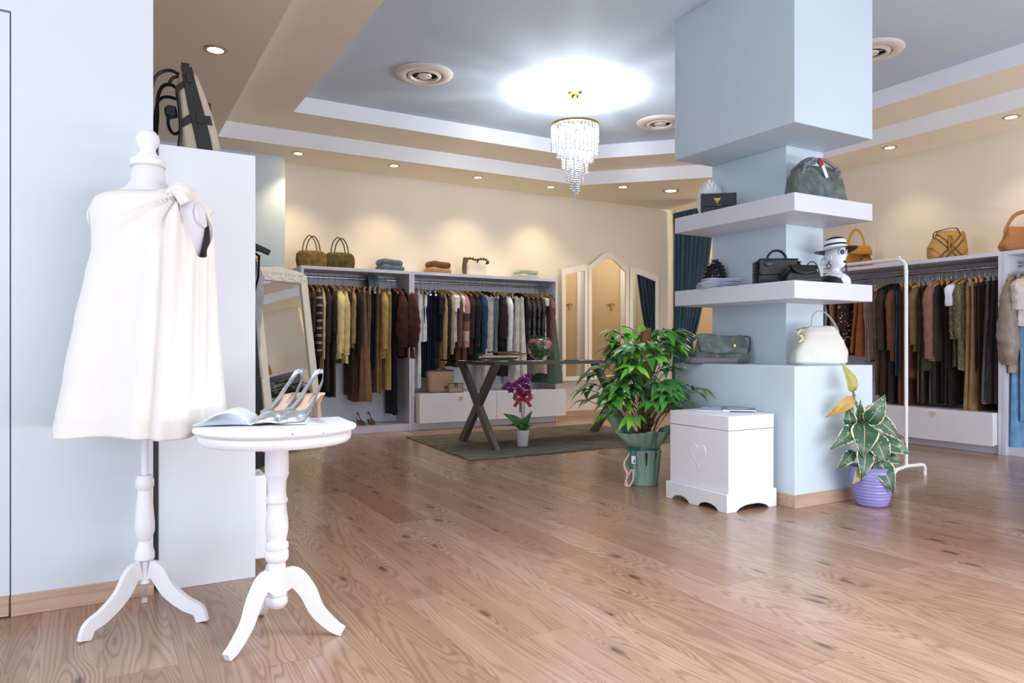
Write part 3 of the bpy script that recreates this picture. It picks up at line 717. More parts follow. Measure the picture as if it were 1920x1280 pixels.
# ---- right wall
def right(px, py, kind, label, col, fk='plain', **k):
    w = k.get('w', .19); dx = k.pop('dx', 0)
    _, y, z = onX(px, py, 6.88-w-.02); z = max(z, .05)
    return garment(kind, label, (6.88+dx, y, RAILZ-.041), 0, RAILZ-.041-z, col, fk, seed=int(px), **k)
rows = [
 (1545, 700, 'dress', 'black dress at the pillar edge on the right rail', '120e0f', 'plain', dict(t=.03)),
 (1560, 630, 'blouse', 'dusty pink patterned blouse beside the polka dot dress', '8a6258', 'floral', dict(t=.02, sl=.4)),
 (1577, 665, 'dress', 'dark brown dress with small pale polka dots', '2b1816', 'dots', dict(t=.05, sl=.4, w=.2)),
 (1597, 662, 'skirt', 'rust orange suede skirt, left of the rust pair', '8b4d1f', 'plain', dict(t=.03, flare=1.2)),
 (1607, 667, 'skirt', 'rust orange suede skirt, right of the rust pair', '8a4b1e', 'plain', dict(t=.03, flare=1.2)),
 (1615, 677, 'trousers', 'pale dusty pink straight trousers', 'b39a98', 'plain', dict(t=.024, flare=1.1)),
 (1624, 675, 'trousers', 'pale pink trousers, the fuller pair next to beige trousers', 'a8908a', 'plain', dict(t=.024, flare=1.1)),
 (1633, 690, 'trousers', 'beige trousers left of the brown pinstripe blazer', '8c7b5f', 'plain', dict(t=.026)),
 (1641, 740, 'dress', 'brown sparkling long dress on the right rail', '3d2a22', 'sparkle', dict(t=.022, sl=.5)),
 (1650, 755, 'coat', 'long dark brown wool coat on the right rail', '3a2420', 'plain', dict(t=.034, sl=.6, hk='black')),
 (1661, 755, 'dress', 'long very dark brown dress beside the wool coat', '2a1b1a', 'plain', dict(t=.03, hk='black')),
 (1667, 677, 'jacket', 'russet brown jacket left of the blue satin dress', '6a3f2b', 'plain', dict(t=.022, sl=.6, hk='black')),
 (1674, 705, 'dress', 'cobalt blue satin dress between the brown garments', '1e3f66', 'silk', dict(t=.016, hk='black')),
 (1682, 758, 'trousers', 'long russet trousers, first of the three behind the rack post', '5a3322', 'plain', dict(t=.034, flare=1.35, w=.2, hk='woodclip', tf=1.6)),
 (1690, 763, 'trousers', 'long russet trousers, second of the three behind the rack post', '54301f', 'plain', dict(t=.03, flare=1.3, w=.2, hk='woodclip')),
 (1700, 710, 'skirt', 'russet skirt directly behind the white rack post', '5e3825', 'plain', dict(t=.028, flare=1.1, hk='woodclip')),
 (1711, 660, 'jacket', 'khaki beige jacket just right of the rack post', '7c6644', 'plain', dict(t=.028, sl=.55)),
 (1716, 757, 'trousers', 'brown pinstripe trousers right of the rack post', '33221a', 'pin', dict(t=.03, flare=1.3, hk='woodclip')),
 (1724, 692, 'skirt', 'dark olive skirt, left of the olive pair', '3b3322', 'plain', dict(t=.026, flare=1.15)),
 (1733, 694, 'skirt', 'dark olive pleated skirt behind the pink boucle cardigan', '38301f', 'plain', dict(t=.026, flare=1.2)),
 (1737, 757, 'trousers', 'dark brown pinstripe trousers below the pink boucle cardigan', '2a1d19', 'pin', dict(t=.026, flare=1.3)),
 (1742, 676, 'cardigan', 'dusty pink boucle cardigan', '9a6a60', 'knit', dict(t=.034, sl=.68, w=.21, dx=-.02)),
 (1751, 676, 'blouse', 'dark brown long sleeved blouse right of the pink cardigan', '3a2523', 'plain', dict(t=.026, sl=.66)),
 (1759, 755, 'trousers', 'very dark brown trousers, left of the dark pair', '241715', 'plain', dict(t=.028, flare=1.2, hk='woodclip')),
 (1769, 760, 'trousers', 'very dark brown wide trousers under the white t-shirt', '281a18', 'plain', dict(t=.03, flare=1.4, hk='woodclip')),
 (1780, 620, 'tee', 'white t-shirt with short sleeves on the right rail', 'd8dbe6', 'plain', dict(t=.028, sl=.2, w=.22, hk='white')),
 (1786, 688, 'cardigan', 'olive speckled knit cardigan, left of the olive knit pair', '4f4a2c', 'sparkle', dict(t=.026, sl=.5)),
 (1795, 694, 'cardigan', 'olive speckled knit cardigan, right one with wide sleeve', '4c4729', 'sparkle', dict(t=.032, sl=.5, w=.21)),
 (1810, 771, 'trousers', 'camel flared trousers, the lightest on the right rail', '9c7a4f', 'plain', dict(t=.045, flare=1.6, w=.2, tf=1.9)),
 (1823, 772, 'trousers', 'chestnut brown trousers right of the camel flared ones', '40291c', 'plain', dict(t=.034, flare=1.3, hk='woodclip')),
 (1832, 758, 'trousers', 'black brown trousers, fourth from the white upright', '20130f', 'plain', dict(t=.028, flare=1.2, hk='woodclip')),
 (1845, 756, 'skirt', 'long dark plum satin skirt, third from the white upright', '2a1a1c', 'silk', dict(t=.034, flare=1.2)),
 (1856, 756, 'skirt', 'long dark plum skirt, second from the white upright', '261719', 'plain', dict(t=.03, flare=1.2)),
 (1866, 758, 'skirt', 'long dark plum skirt touching the white wardrobe upright', '24161a', 'plain', dict(t=.028, flare=1.15)),
 (1888, 857, 'trousers', 'very long sky blue wide trousers reaching the floor', '6f9cc4', 'plain', dict(t=.05, flare=1.35, w=.2, dx=-.03, tf=1.5)),
 (1893, 700, 'blouse', 'taupe silk blouse with a big balloon sleeve', '8d7f74', 'silk', dict(t=.04, sl=.72, balloon=.085, w=.2, dx=-.03)),
 (1904, 790, 'trousers', 'sky blue trousers behind the floral blouse', '6a97bf', 'plain', dict(t=.034, flare=1.3, dx=-.02)),
 (1912, 610, 'tee', 'white floral print short sleeved blouse at the right edge', 'cfc6c2', 'floral', dict(t=.034, sl=.26, w=.22, dx=-.03)),
 (1920, 765, 'trousers', 'taupe trousers under the floral blouse at the right edge', '8b7c70', 'plain', dict(t=.034, flare=1.2)),
]
for px, py, kind, lab, col, fk, k in rows: right(px, py, kind, lab, col, fk, **k)
# ---- near left unit
garment('dress', 'long black dress at the near wardrobe, just right of its white panel', (.39, 3.10, 1.45), pi, 1.02, '0d0d12', 'plain', t=.026, w=.20, seed=5, hk='black', flare=1.2, hl='long black dress at the near wardrobe')
garment('coat', 'light grey coat with long sleeve at the near wardrobe', (.39, 3.3, 1.45), pi, .66, '8e8b91', 'plain', t=.04, w=.165, seed=8, sl=.47, flare=1.35)
garment('dress', 'black ruffled dress behind the grey coat', (.39, 3.5, 1.45), pi, 1.0, '101014', 'plain', t=.04, w=.17, seed=9, sl=.2, hk='black')
garment('trousers', 'wide black trousers at the far end of the near wardrobe', (.39, 3.7, 1.45), pi, 1.0, '0f0f14', 'plain', t=.04, w=.17, seed=11, hk='black')
# ================================================================ DRESS FORM AND DRESS
FC = V((.12, 2.73, 0)); U = 2.433/f
def fz(y): return H+(HY-y)*U
def leg_board(outline, th, ang, c, name, m, parent, bevel=.005):
    mt = Matrix.Translation(c) @ Matrix.Rotation(ang, 4, 'Z') @ Matrix.Rotation(pi/2, 4, 'X')
    return MB().prism(outline, -th/2, th/2, mtx=mt).build(name, m, parent, bevel=bevel)
def s_leg(pts, th0, th1, k=5):
    c = catmull([(p[0], 0, p[1]) for p in pts], k); up = []; dn = []
    for i, p in enumerate(c):
        tg = (c[min(i+1, len(c)-1)]-c[max(i-1, 0)]).normalized(); n = V((-tg.z, 0, tg.x))
        h = (th0+(th1-th0)*i/(len(c)-1))/2; a = p+n*h; b = p-n*h
        up.append((a.x, max(0, a.z))); dn.append((b.x, max(0, b.z)))
    return up+dn[::-1]
df = thing('dress_form', 'white tailor dress form with turned finial on a white wooden tripod stand', 'mannequin', FC, CAMROT)
prof = [(.011, fz(800)), (.011, fz(889)), (.022, fz(890)), (.029, fz(900)), (.029, fz(911)), (.02, fz(919)), (.022, fz(923)), (.026, fz(945)), (.031, fz(980)), (.031, fz(995)), (.022, fz(1010)), (.019, fz(1013)), (.022, fz(1020)), (.031, fz(1036)), (.031, fz(1046)), (.025, fz(1049)), (.0135, fz(1050)), (.0135, fz(1083)), (.02, fz(1085)), (.022, fz(1091)), (.014, fz(1095)), (.001, fz(1096))]
MB().lathe(prof, 32).build('turned_column', WPAINT, df)
Lo = s_leg([(.017, .175), (.045, .165), (.085, .105), (.14, .062), (.185, .04), (.203, .0)], .062, .036)
fw = Matrix.Rotation(-CAMROT, 3, 'Z')
for wx, wy in ((-.065, 2.623), (.286, 2.623), (.129, 2.946)):
    v = fw @ V((wx-FC.x, wy-FC.y, 0)); leg_board(Lo, .019, atan2(v.y, v.x), V((0, 0, 0)), 'leg', WPAINT, df)
def ring(cx, hw, hd, z, n=48, e=1.0, cy=0): return [V((cx+hw*se(cos(2*pi*i/n), e), cy+hd*se(sin(2*pi*i/n), e), z)) for i in range(n)]
tor = [(300, 26, 26), (318, 27, 27), (340, 30, 29), (352, 38, 33), (360, 55, 38), (368, 76, 43), (378, 94, 47), (392, 104, 50), (410, 105, 55), (440, 100, 62), (480, 92, 64), (540, 80, 55), (620, 84, 62), (700, 88, 68), (790, 80, 66), (806, 40, 30)]
fc = mat('white_linen_jersey', 'd8d7dc', .85, var=.01, bump=.1, bscale=300)
rings = [ring((278-271)*U, a*U, b*U, fz(y)) for y, a, b in tor]
MB().loft(rings).build('torso', fc, df)
MB().lathe([(.052, fz(311)), (.0535, fz(309)), (.0535, fz(301)), (.05, fz(299)), (.04, fz(298)), (.036, fz(293)), (.03, fz(290)), (.024, fz(284)), (.025, fz(279)), (.034, fz(270)), (.037, fz(262)), (.034, fz(254)), (.028, fz(251)), (.026, fz(249)), (.018, fz(245)), (.001, fz(243))], 36, c=((277-271)*U, 0, 0)).build('finial', WPAINT, df)
MB().tube([((277-271)*U+.0535*cos(a), .0535*sin(a), fz(313)) for a in [2*pi*i/40 for i in range(40)]], .0022, 6, closed=True).build('neck_braid', mat('cream_braid', 'ddd8d0', .8), df)
for s, e in ((-1, 0), (1, 0)):
    m = Matrix.Translation((7*U+s*101*U, 0, fz(404))) @ Matrix.Rotation(s*radians(84), 4, 'Y')
    MB().lathe([(.001, .004), (.040, .003), (.046, -.006), (.04, -.02)], 28, mtx=m).build('arm_plate', fc, df)
# the dress
dt = thing('draped_dress', 'cream white one-shoulder dress with a knotted shoulder on the dress form', 'dress', FC, CAMROT)
SL = [(352, 222), (362, 206), (375, 184), (395, 176), (430, 180), (470, 183), (520, 170), (600, 151), (700, 132), (810, 113)]
SR = [(352, 335), (362, 356), (375, 372), (395, 384), (430, 393), (470, 394), (520, 396), (600, 399), (700, 405), (820, 412)]
DP = [(352, 36), (365, 48), (380, 58), (420, 70), (470, 76), (560, 80), (700, 92), (820, 104)]
KN = V(((352-271)*U, -.055, fz(372)))
def dress_pt(th, q):
    c, s = cos(th), sin(th)
    d = (th+radians(17)+pi) % (2*pi)-pi            # armhole centred at the right front
    top = 364-6*max(0, s)+5*max(0, -s)*(1-c)*.3
    w = radians(28)
    if abs(d) < w: top += 122*(cos(d/w*pi/2))**.55
    bot = 808+2*max(0, -s)*(1-abs(c)*.8)+4*(c > 0)*c+3*sin(5*th)
    y = top+(bot-top)*q
    xl, xr, dd = interp(SL, y), interp(SR, y), interp(DP, y)
    hw = (xr-xl)/2*U; cx = ((xr+xl)/2-271)*U; hd = dd*U
    p = V((cx+hw*se(c, .92), hd*se(s, .92), fz(y)))
    nrm = V((c/hw, s/hd, 0)).normalized()
    # radiating creases from the knot
    k = V((p.x-KN.x, 0, p.z-KN.z)); r = k.length; a = atan2(-k.z, -k.x)
    fr = max(0, -s)**.5 if s < 0 else 0
    cr = .011*fr*math.exp(-max(0, r-.03)/.13)*min(1, r/.03)*(sin(a*13+.4)+.6*sin(a*23+1.3))
    # hanging folds
    g = max(0, (y-430)/390.)
    fo = .014*g*(sin(5*th+.6)+.55*sin(9*th+2))+.006*g*noise.noise(V((th*2, q*2, 3)))
    rd = .020*fr*math.exp(-((p.x-(.150-.02*g))/.020)**2)*min(1, max(0, (y-372)/60))
    rd += .014*fr*math.exp(-((p.x-(.095-.03*g))/.028)**2)*min(1, max(0, (y-400)/80))
    rd -= .016*fr*math.exp(-((p.x-(.122-.02*g))/.014)**2)*min(1, max(0, (y-385)/60))
    rd += .007*max(0, c)*sin(7*s*3+q*3)
    return p+nrm*(cr+fo+rd)
mb = MB(); NU, NV = 200, 110
vs = [dress_pt(2*pi*i/NU, j/NV) for j in range(NV+1) for i in range(NU)]
mb.add(vs, [(j*NU+i, j*NU+(i+1) % NU, (j+1)*NU+(i+1) % NU, (j+1)*NU+i) for j in range(NV) for i in range(NU)])
t = NT('cream_crepe'); co_ = t.obj(); t.b.inputs['Base Color'].default_value = lin('ddd8d3'); t.b.inputs['Roughness'].default_value = .62
t.b.inputs['Sheen Weight'].default_value = .2; t.bump(t.n('ShaderNodeTexNoise', Vector=co_, Scale=900.).outputs['Fac'], .06, .003); CREPE = t.m
mb.build('dress_body', CREPE, dt, solid=.003, recalc=True, ang=180)
mb = MB(); vs = []
for j in range(2):
    for i in range(NU+1):
        p = dress_pt(2*pi*i/NU, .93+.004*j); vs.append(p*1.0+V((cos(2*pi*i/NU), sin(2*pi*i/NU), 0))*.0022)
mb.add(vs, [(i, i+1, NU+2+i, NU+1+i) for i in range(NU)]); mb.build('hem_seam', CREPE, dt, ang=180)
k = MB()
k.tube(catmull([KN+V((-.045, -.012, -.02)), KN+V((-.02, -.022, .004)), KN+V((.004, -.02, .02)), KN+V((.022, -.004, .014)), KN+V((.026, .02, -.006))], 6), [(.02, .012)]*25, 12, up=(0, 0, 1))
k.tube(catmull([KN+V((.03, -.03, -.035)), KN+V((.012, -.034, .0)), KN+V((-.006, -.02, .022)), KN+V((-.002, .01, .03)), KN+V((.018, .03, .02))], 6), [(.019, .012)]*25, 12, up=(1, 0, 0))
k.tube(catmull([KN+V((-.01, -.03, .01)), KN+V((.012, -.036, .016)), KN+V((.03, -.022, .004)), KN+V((.03, 0, -.018))], 6), [(.014, .012)]*19, 12)
k.tube(catmull([KN+V((.0, .0, .01)), KN+V((.02, .03, .012)), KN+V((.03, .075, -.01)), KN+V((.05, .11, -.05))], 6), [(.022, .008)]*19, 12, up=(0, 0, 1))
k.build('shoulder_knot', CREPE, dt, ang=180)
# ================================================================ ROUND SIDE TABLE
TC = V((.483, 2.38, 0)); TU = 2.306/f
def tz(y): return H+(HY-y)*TU
st = thing('side_table', 'round white pedestal side table with chipped paint and three curved legs', 'table', TC, CAMROT)
TT = .675
MB().lathe([(.001, TT), (.243, TT), (.249, TT-.003), (.25, TT-.008), (.246, TT-.014), (.236, TT-.017), (.232, TT-.022), (.234, TT-.03), (.232, TT-.044), (.224, TT-.052), (.2, TT-.054), (.001, TT-.054)], 72).build('tabletop', WPAINT, st)
pr = [(.036, TT-.053), (.037, tz(880)), (.036, tz(882)), (.038, tz(887)), (.036, tz(891)), (.030, tz(900)), (.0285, tz(920)), (.030, tz(932)), (.034, tz(935)), (.034, tz(940)), (.029, tz(944)), (.030, tz(955)), (.035, tz(975)), (.036, tz(990)), (.033, tz(1003)), (.029, tz(1012)), (.030, tz(1015)), (.036, tz(1018)), (.037, tz(1026)), (.033, tz(1030)), (.036, tz(1033)), (.037, tz(1044)), (.033, tz(1050)), (.027, tz(1053)), (.027, tz(1100)), (.030, tz(1104)), (.034, tz(1108)), (.034, tz(1113)), (.031, tz(1116)), (.035, tz(1121)), (.034, tz(1130)), (.024, tz(1138)), (.001, tz(1142))]
MB().lathe(pr, 36).build('turned_column', WPAINT, st)
Lt = s_leg([(.016, .172), (.055, .188), (.097, .145), (.130, .08), (.180, .03), (.212, .012)], .068, .026, 6)
for wx, wy in ((.314, 2.254), (.664, 2.28), (.467, 2.600)):
    v = fw @ V((wx-TC.x, wy-TC.y, 0)); leg_board(Lt, .023, atan2(v.y, v.x), V((0, 0, 0)), 'leg', WPAINT, st, .007)
mb = MB()
for a, z, s in ((-62, TT-.002, .004), (-80, TT-.05, .003), (-40, TT-.006, .0035)):
    mb.sph((.2495*cos(radians(a)), .2495*sin(radians(a)), z), s, (1, .5, .5), 8)
mb.build('paint_chips', mat('chipped_wood', '8a6a5a', .8), st)['kind'] = 'stuff'
# magazine on the table
PAPER = mat('white_page_paper', 'e9edf6', .5, var=.02)
def on_table(px, py, z=TT): x, y = G(px, py, z); return V((x, y, z))
s0 = on_table(468, 799); s1 = on_table(522, 757); dv = (s1-s0)
mg = thing('open_magazine', 'thick open magazine with curled pages lying on the side table under the shoes', 'magazine', s0+V((0, 0, .0005)), atan2(dv.y, dv.x)-pi/2)
Lm = .235
for i in range(10):
    q = i/9; h = .004+.036*q; ln = .170-.02*q
    def fn(u, v, h=h, ln=ln, q=q):
        x = -u*ln; z = (.004+.003*q)+h*sin(pi*min(1, u*1.02))**.8*(1-.35*u)+.004*q*u+.002*sin(7*v+q*5)*u
        return V((x, v*Lm+.012*q*u, z))
    MB().grid(fn, 14, 8).build('page', PAPER, mg, solid=.0005)
def fn2(u, v): return V((u*.17, v*Lm, .004+.012*sin(pi*min(1, u*1.6))*(u < .62)*(1-u)))
MB().grid(fn2, 16, 6).build('right_page', PAPER, mg, solid=.003)
def fn3(u, v): x = -.03-.06*u; uu = -x/.153; return V((x, .14+v*.07, .0092+.032*sin(pi*min(1, uu*1.02))**.8*(1-.35*uu)+.004*uu+.0018))
MB().grid(fn3, 8, 4).build('printed_picture', mat('mauve_print', '9a7f8c', .5), mg, solid=.0004)
lf = thing('paper_leaflet', 'flat white leaflet under the silver shoes with a corner over the table edge', 'leaflet', on_table(585, 795), CAMROT+.45)
MB().box(-.02, .13, -.01, .20, .0005, .0016).build('sheet', PAPER, lf)
MB().box(.02, .05, .0, .15, .0017, .0020).build('printed_stripe', mat('lilac_print', 'c8c6de', .5), lf)
# slingback shoes
SILV = mat('silver_metallic_leather', 'cdd3da', .28, .8, var=.12, scale=12)
INS = mat('beige_shoe_lining', 'e0c3b4', .6, var=.03)
BRS = mat('brown_suede_shoe', '7a5238', .8)
def shoe(label, toe, heelp, z, up, ins, strap, group, s=1.0, hh=.078):
    d = V(toe)-V(heelp); L = d.length
    t = thing('slingback_shoe', label, 'shoe', (heelp[0], heelp[1], z), atan2(d.y, d.x), group)
    k = L/.235
    zt = [(0, hh), (.045, hh-.003), (.10, hh*.48), (.145, .012), (.175, .006), (.235, .007)]
    wt = [(0, .012), (.012, .022), (.035, .027), (.08, .022), (.12, .026), (.155, .035), (.185, .027), (.215, .012), (.235, .001)]
    def P(x, v, dz=0): return V((x*k, interp(wt, x)*k*v, interp(zt, x)*k+dz))
    MB().grid(lambda u, v: P(u*.235, v*2-1, .0012), 40, 6).build('insole', ins, t, solid=.002)
    MB().grid(lambda u, v: P(u*.235, v*2-1, -.002), 40, 6).build('sole', mat('tan_shoe_sole', 'b08a70', .5), t, solid=.004)
    ht = [(0, .001), (.11, .008), (.135, .018), (.165, .026), (.19, .019), (.215, .011), (.236, .003)]
    def upf(u, v):
        a = pi*v; vv = -cos(a); x0 = .098+.055*(1-abs(vv))**.8; x = x0+(.2365-x0)*u; hgt = interp(ht, x)*k
        return V((x*k, (interp(wt, x)+.0015)*k*vv*1.03, interp(zt, x)*k-.001+hgt*sin(a)**.75))
    MB().grid(upf, 30, 24).build('toe_upper', up, t, solid=.0015)
    for sd in (-1, 1):
        e = P(.115, sd*1.02, .004)
        pts = [P(.155, sd*.95, .014), P(.12, sd*1.05, .012), P(.085, sd*1.15, .014), V((.055*k, sd*.022*k, hh*k+.012)), V((.022*k, sd*.018*k, hh*k+.045)), V((.004*k, sd*.010*k, hh*k+.072)), V((-.002*k, 0, hh*k+.078))]
        c = catmull(pts, 5); MB().tube(c, [(.0115-.003*min(1, i/20), .0014) for i in range(len(c))], 8, up=(0, 0, 1)).build('heel_strap', strap, t)
    hp = [(.020*k, hh*k-.003), (.016*k, hh*k-.014), (.0095*k, hh*k*.6), (.0058*k, hh*k*.3), (.0052*k, .003), (.0056*k, 0)]
    MB().lathe(hp, 16, c=(.018*k, 0, 0)).build('stiletto_heel', mat('tan_shoe_sole', 'b08a70', .5) if ins is INS else up, t)
    if ins is INS:
        q = [P(.03+.05*i/24, .35*sin(i*1.9)*.5+.1, .0035) for i in range(25)]
        MB().tube(q, .0005, 4).build('insole_lettering', mat('lettering_ink', '6a4a40', .6), t)
    return t
a = on_table(522, 799); b = on_table(601, 783); shoe('silver slingback pump on the side table, right one with its heel showing', a, b, TT+.003, SILV, INS, SILV, 'silver slingback pumps', hh=.072)
a2 = on_table(479, 799); b = a2+(b-a); a = a2; shoe('silver slingback pump on the side table, left one beside the magazine', a, b, TT+.003, SILV, INS, SILV, 'silver slingback pumps', hh=.072)
for tx, hx, lb in ((668, 680, 'brown slingback shoe on the wardrobe floor, left one of the brown pair'), (688, 700, 'brown slingback shoe on the wardrobe floor, right one of the brown pair')):
    a = onY(tx+4, 790, 7.5); b = onY(hx-9, 780, 7.70)
    shoe(lb, (a[0]+.05, 7.46, 0), (b[0]-.02, 7.66, 0), .0765, BRS, mat('brown_lining', '9a7458', .7), BRS, 'brown slingback shoes in the wardrobe', hh=.05)
# ================================================================ WHITE CHEST
cs = thing('storage_chest', 'white wooden storage chest with scalloped base and carved heart', 'chest', (3.02, 2.877, 0), 0)
W_, D_ = .363, .475
MB().box(0, W_, 0, D_, .03, .453).build('body', WPAINT, cs, bevel=.002)
MB().box(-.001, W_+.001, -.001, D_+.001, .4555, .536).build('lid', WPAINT, cs, bevel=.003)
def apron(L, arcs, hgt=.105):
    pts = [(0, hgt), (0, 0)]
    for a, b, h in arcs:
        n = 14
        for i in range(n+1):
            q = i/n; pts.append((a+(b-a)*q, max(0, h*min(1, (sin(pi*q))**.55))))
    pts += [(L, 0), (L, hgt)]; return pts
mb = MB()
mt = Matrix.Translation((-.012, D_+.012, 0)) @ Matrix.Rotation(-pi/2, 4, 'Z') @ Matrix.Rotation(pi/2, 4, 'X')
mb.prism(apron(D_+.024, [(.05, .2, .034), (.27, .43, .034)]), 0, .012, mtx=mt)
mb.build('scalloped_base', WPAINT, cs, bevel=.003, ang=30)
mt = Matrix.Translation((-.012, 0, 0)) @ Matrix.Rotation(pi/2, 4, 'X')
MB().prism(apron(W_+.024, [(.06, W_-.04, .036)]), 0, .012, mtx=mt).build('scalloped_base', WPAINT, cs, bevel=.003, ang=30)
MB().box(W_-.001, W_+.012, 0, D_, 0, .105).build('scalloped_base', WPAINT, cs, bevel=.003)
MB().box(0, W_, D_, D_+.012, 0.03, .105).build('scalloped_base', WPAINT, cs, bevel=.003)
hs = []
for i in range(48):
    a = 2*pi*i/48; hs.append(V((-.0005, .235+.0042*16*sin(a)**3*.9, .30+.0042*(13*cos(a)-5*cos(2*a)-2*cos(3*a)-cos(4*a)))))
MB().tube(hs, .0024, 8, closed=True).build('carved_heart', WPAINT, cs)
mt = Matrix.Translation((.001, .235, .30)) @ Matrix.Rotation(-pi/2, 4, 'Z') @ Matrix.Rotation(pi/2, 4, 'X')
hp = [(p.y-.235, p.z-.30) for p in hs]; MB().prism(hp, -.001, .003, mtx=mt).build('heart_panel', WPAINT, cs, bevel=.0015)
def mag(label, px, py, rz, cover, dims=(.21, .28), th=.005, dz=0, pic=None):
    x, y = G(px, py, .537); t = thing('magazine', label, 'magazine', (x, y, .537+dz), rz)
    a, b = dims
    MB().box(-a/2, a/2, -b/2, b/2, .0006, th-.0006).build('pages', PAPER, t)
    MB().box(-a/2-.001, a/2+.001, -b/2-.001, b/2+.001, th-.0006, th).build('cover', cover, t)
    if pic: MB().box(-a*.32, a*.30, -b*.22, b*.12, th, th+.0004).build('cover_picture', pic, t)
    k = MB()
    for i in range(3): k.box(-a*.3+i*a*.16, -a*.3+i*a*.16+a*.1, b*.3, b*.38, th, th+.0004)
    k.build('cover_lettering', mat('grey_print', 'a9a9b2', .5), t)
mag('pale magazine on the chest lid, under the grey covered one', 1342, 768, -.9, mat('pale_cover', 'b4bcd6', .35), (.19, .26), .006)
mag('grey covered magazine on top of the pale one on the chest', 1384, 769, -.75, mat('grey_cover', '5f5e64', .3), (.19, .26), .007, .0065, mat('light_cover_photo', 'b9b0aa', .3))
# ================================================================ MIRRORS
MIR = mat('mirror_silver', 'e6eaec', .01, 1, var=0)
CRM = mat('cream_distressed_frame', 'e6dfd2', .55, var=.04, bump=.15, bscale=40)
lm = thing('standing_mirror', 'tall leaning mirror with cream carved frame by the left wardrobe', 'mirror', (1.81, 6.80, 0), 0)
u_ = V((-.866, -.5, 0)); n_ = V((.5, -.866, 0)); Wm, Hm, KL = .66, 1.60, .25
def lean(a, z, o=0): return u_*a - n_*(KL*z/1.66) + V((0, 0, z)) + (n_+V((0, 0, .15)))*o
def leanbox(mb, a0, a1, z0, z1, o0, o1):
    mb.add([lean(a, z, o) for o in (o0, o1) for z in (z0, z1) for a in (a0, a1)], [(0, 2, 3, 1), (4, 5, 7, 6), (0, 1, 5, 4), (2, 6, 7, 3), (0, 4, 6, 2), (1, 3, 7, 5)])
mb = MB()
leanbox(mb, 0, .085, .04, 1.60, -.02, .022); leanbox(mb, Wm-.085, Wm, .04, 1.60, -.02, .022)
leanbox(mb, .085, Wm-.085, .04, .13, -.02, .022); leanbox(mb, .085, Wm-.085, 1.52, 1.60, -.02, .022)
mb.build('frame', CRM, lm, bevel=.008)
top = [(0, 1.60)]+[(Wm*i/24, 1.60+.045*sin(pi*i/24)+.012*abs(sin(3*pi*i/24))+.0) for i in range(25)]+[(Wm, 1.60)]
vs = [lean(a, z, -.018) for a, z in top]+[lean(a, z, .02) for a, z in top]; n = len(top)
mb = MB(); mb.add(vs, [list(range(n))[::-1], list(range(n, 2*n))]+[(i, (i+1) % n, n+(i+1) % n, n+i) for i in range(n)]); mb.build('crest', CRM, lm, bevel=.006)
mb = MB()
for i in range(7):
    c0 = .09+i*.08; mb.tube([lean(c0+.028*(1-.09*k)*cos(k*.7)*(1 if i % 2 else -1), 1.585+.022*(1-.09*k)*sin(k*.7), .024) for k in range(10)], [.008-.0006*k for k in range(10)], 8)
mb.tube([lean(.03+.6*i/30, 1.545+.012*sin(i*.9), .024) for i in range(31)], .006, 8)
mb.build('carved_scrolls', CRM, lm)
mb = MB(); leanbox(mb, .085, Wm-.085, .13, 1.52, .0, .004); mb.build('mirror_glass', MIR, lm)
mb = MB(); leanbox(mb, .0, .07, 0, .045, -.05, .05); mb.build('foot', CRM, lm, bevel=.006)
mb = MB(); leanbox(mb, Wm-.07, Wm, 0, .045, -.05, .05); mb.build('foot', CRM, lm, bevel=.006)
# trifold wall mirror
tm = thing('trifold_mirror', 'three-panel white framed mirror with arched top on the cream back wall', 'mirror', (5.14, 7.80, 0), 0)
def mirror_panel(x0, x1, zt, zmid, y0, y1, fw_=.055):
    def y(x): return y0+(y1-y0)*(x-x0)/(x1-x0)
    def topz(x, off=0):
        q = (x-x0)/(x1-x0); return zt(q)-off
    N = 18; mb = MB(); z0 = .475
    outer = [(x0+(x1-x0)*i/N) for i in range(N+1)]
    def strip(xa, xb, za, zb):    # za,zb functions of x
        k = 12; xs = [xa+(xb-xa)*i/k for i in range(k+1)]
        ring0 = [(x, za(x)) for x in xs]+[(x, zb(x)) for x in xs[::-1]]
        n = len(ring0); vs = [V((x-5.14, y(x)-.025-7.80, z)) for x, z in ring0]+[V((x-5.14, y(x)+.005-7.80, z)) for x, z in ring0]
        mb.add(vs, [list(range(n)), list(range(n, 2*n))[::-1]]+[(i, (i+1) % n, n+(i+1) % n, n+i) for i in range(n)])
    strip(x0, x0+fw_, lambda x: z0, lambda x: topz(x)); strip(x1-fw_, x1, lambda x: z0, lambda x: topz(x))
    strip(x0+fw_, x1-fw_, lambda x: z0, lambda x: z0+fw_); strip(x0+fw_, x1-fw_, lambda x: topz(x)-.085, lambda x: topz(x))
    p = mb.build('panel_frame', CRM, tm, bevel=.003)
    mb2 = MB(); k = 16; xs = [x0+fw_-.005+(x1-x0-2*fw_+.01)*i/k for i in range(k+1)]
    rg = [(x, z0+fw_-.005) for x in xs]+[(x, topz(x)-.08) for x in xs[::-1]]
    n = len(rg); vs = [V((x-5.14, y(x)-.014-7.80, z)) for x, z in rg]+[V((x-5.14, y(x)-.006-7.80, z)) for x, z in rg]
    mb2.add(vs, [list(range(n)), list(range(n, 2*n))[::-1]]+[(i, (i+1) % n, n+(i+1) % n, n+i) for i in range(n)]); mb2.build('mirror_glass', MIR, p, smooth=False)
mirror_panel(5.14, 5.575, lambda q: 1.93+.075*sin(q*pi/2)**2, 0, 7.75, 7.80)
mirror_panel(5.585, 6.265, lambda q: 2.0+.19*(.5-.5*cos(2*pi*q))**.8, 0, 7.80, 7.80)
mirror_panel(6.275, 6.80, lambda q: 2.0-.09*sin(q*pi/2)**2+.02*sin(pi*q), 0, 7.79, 7.80)
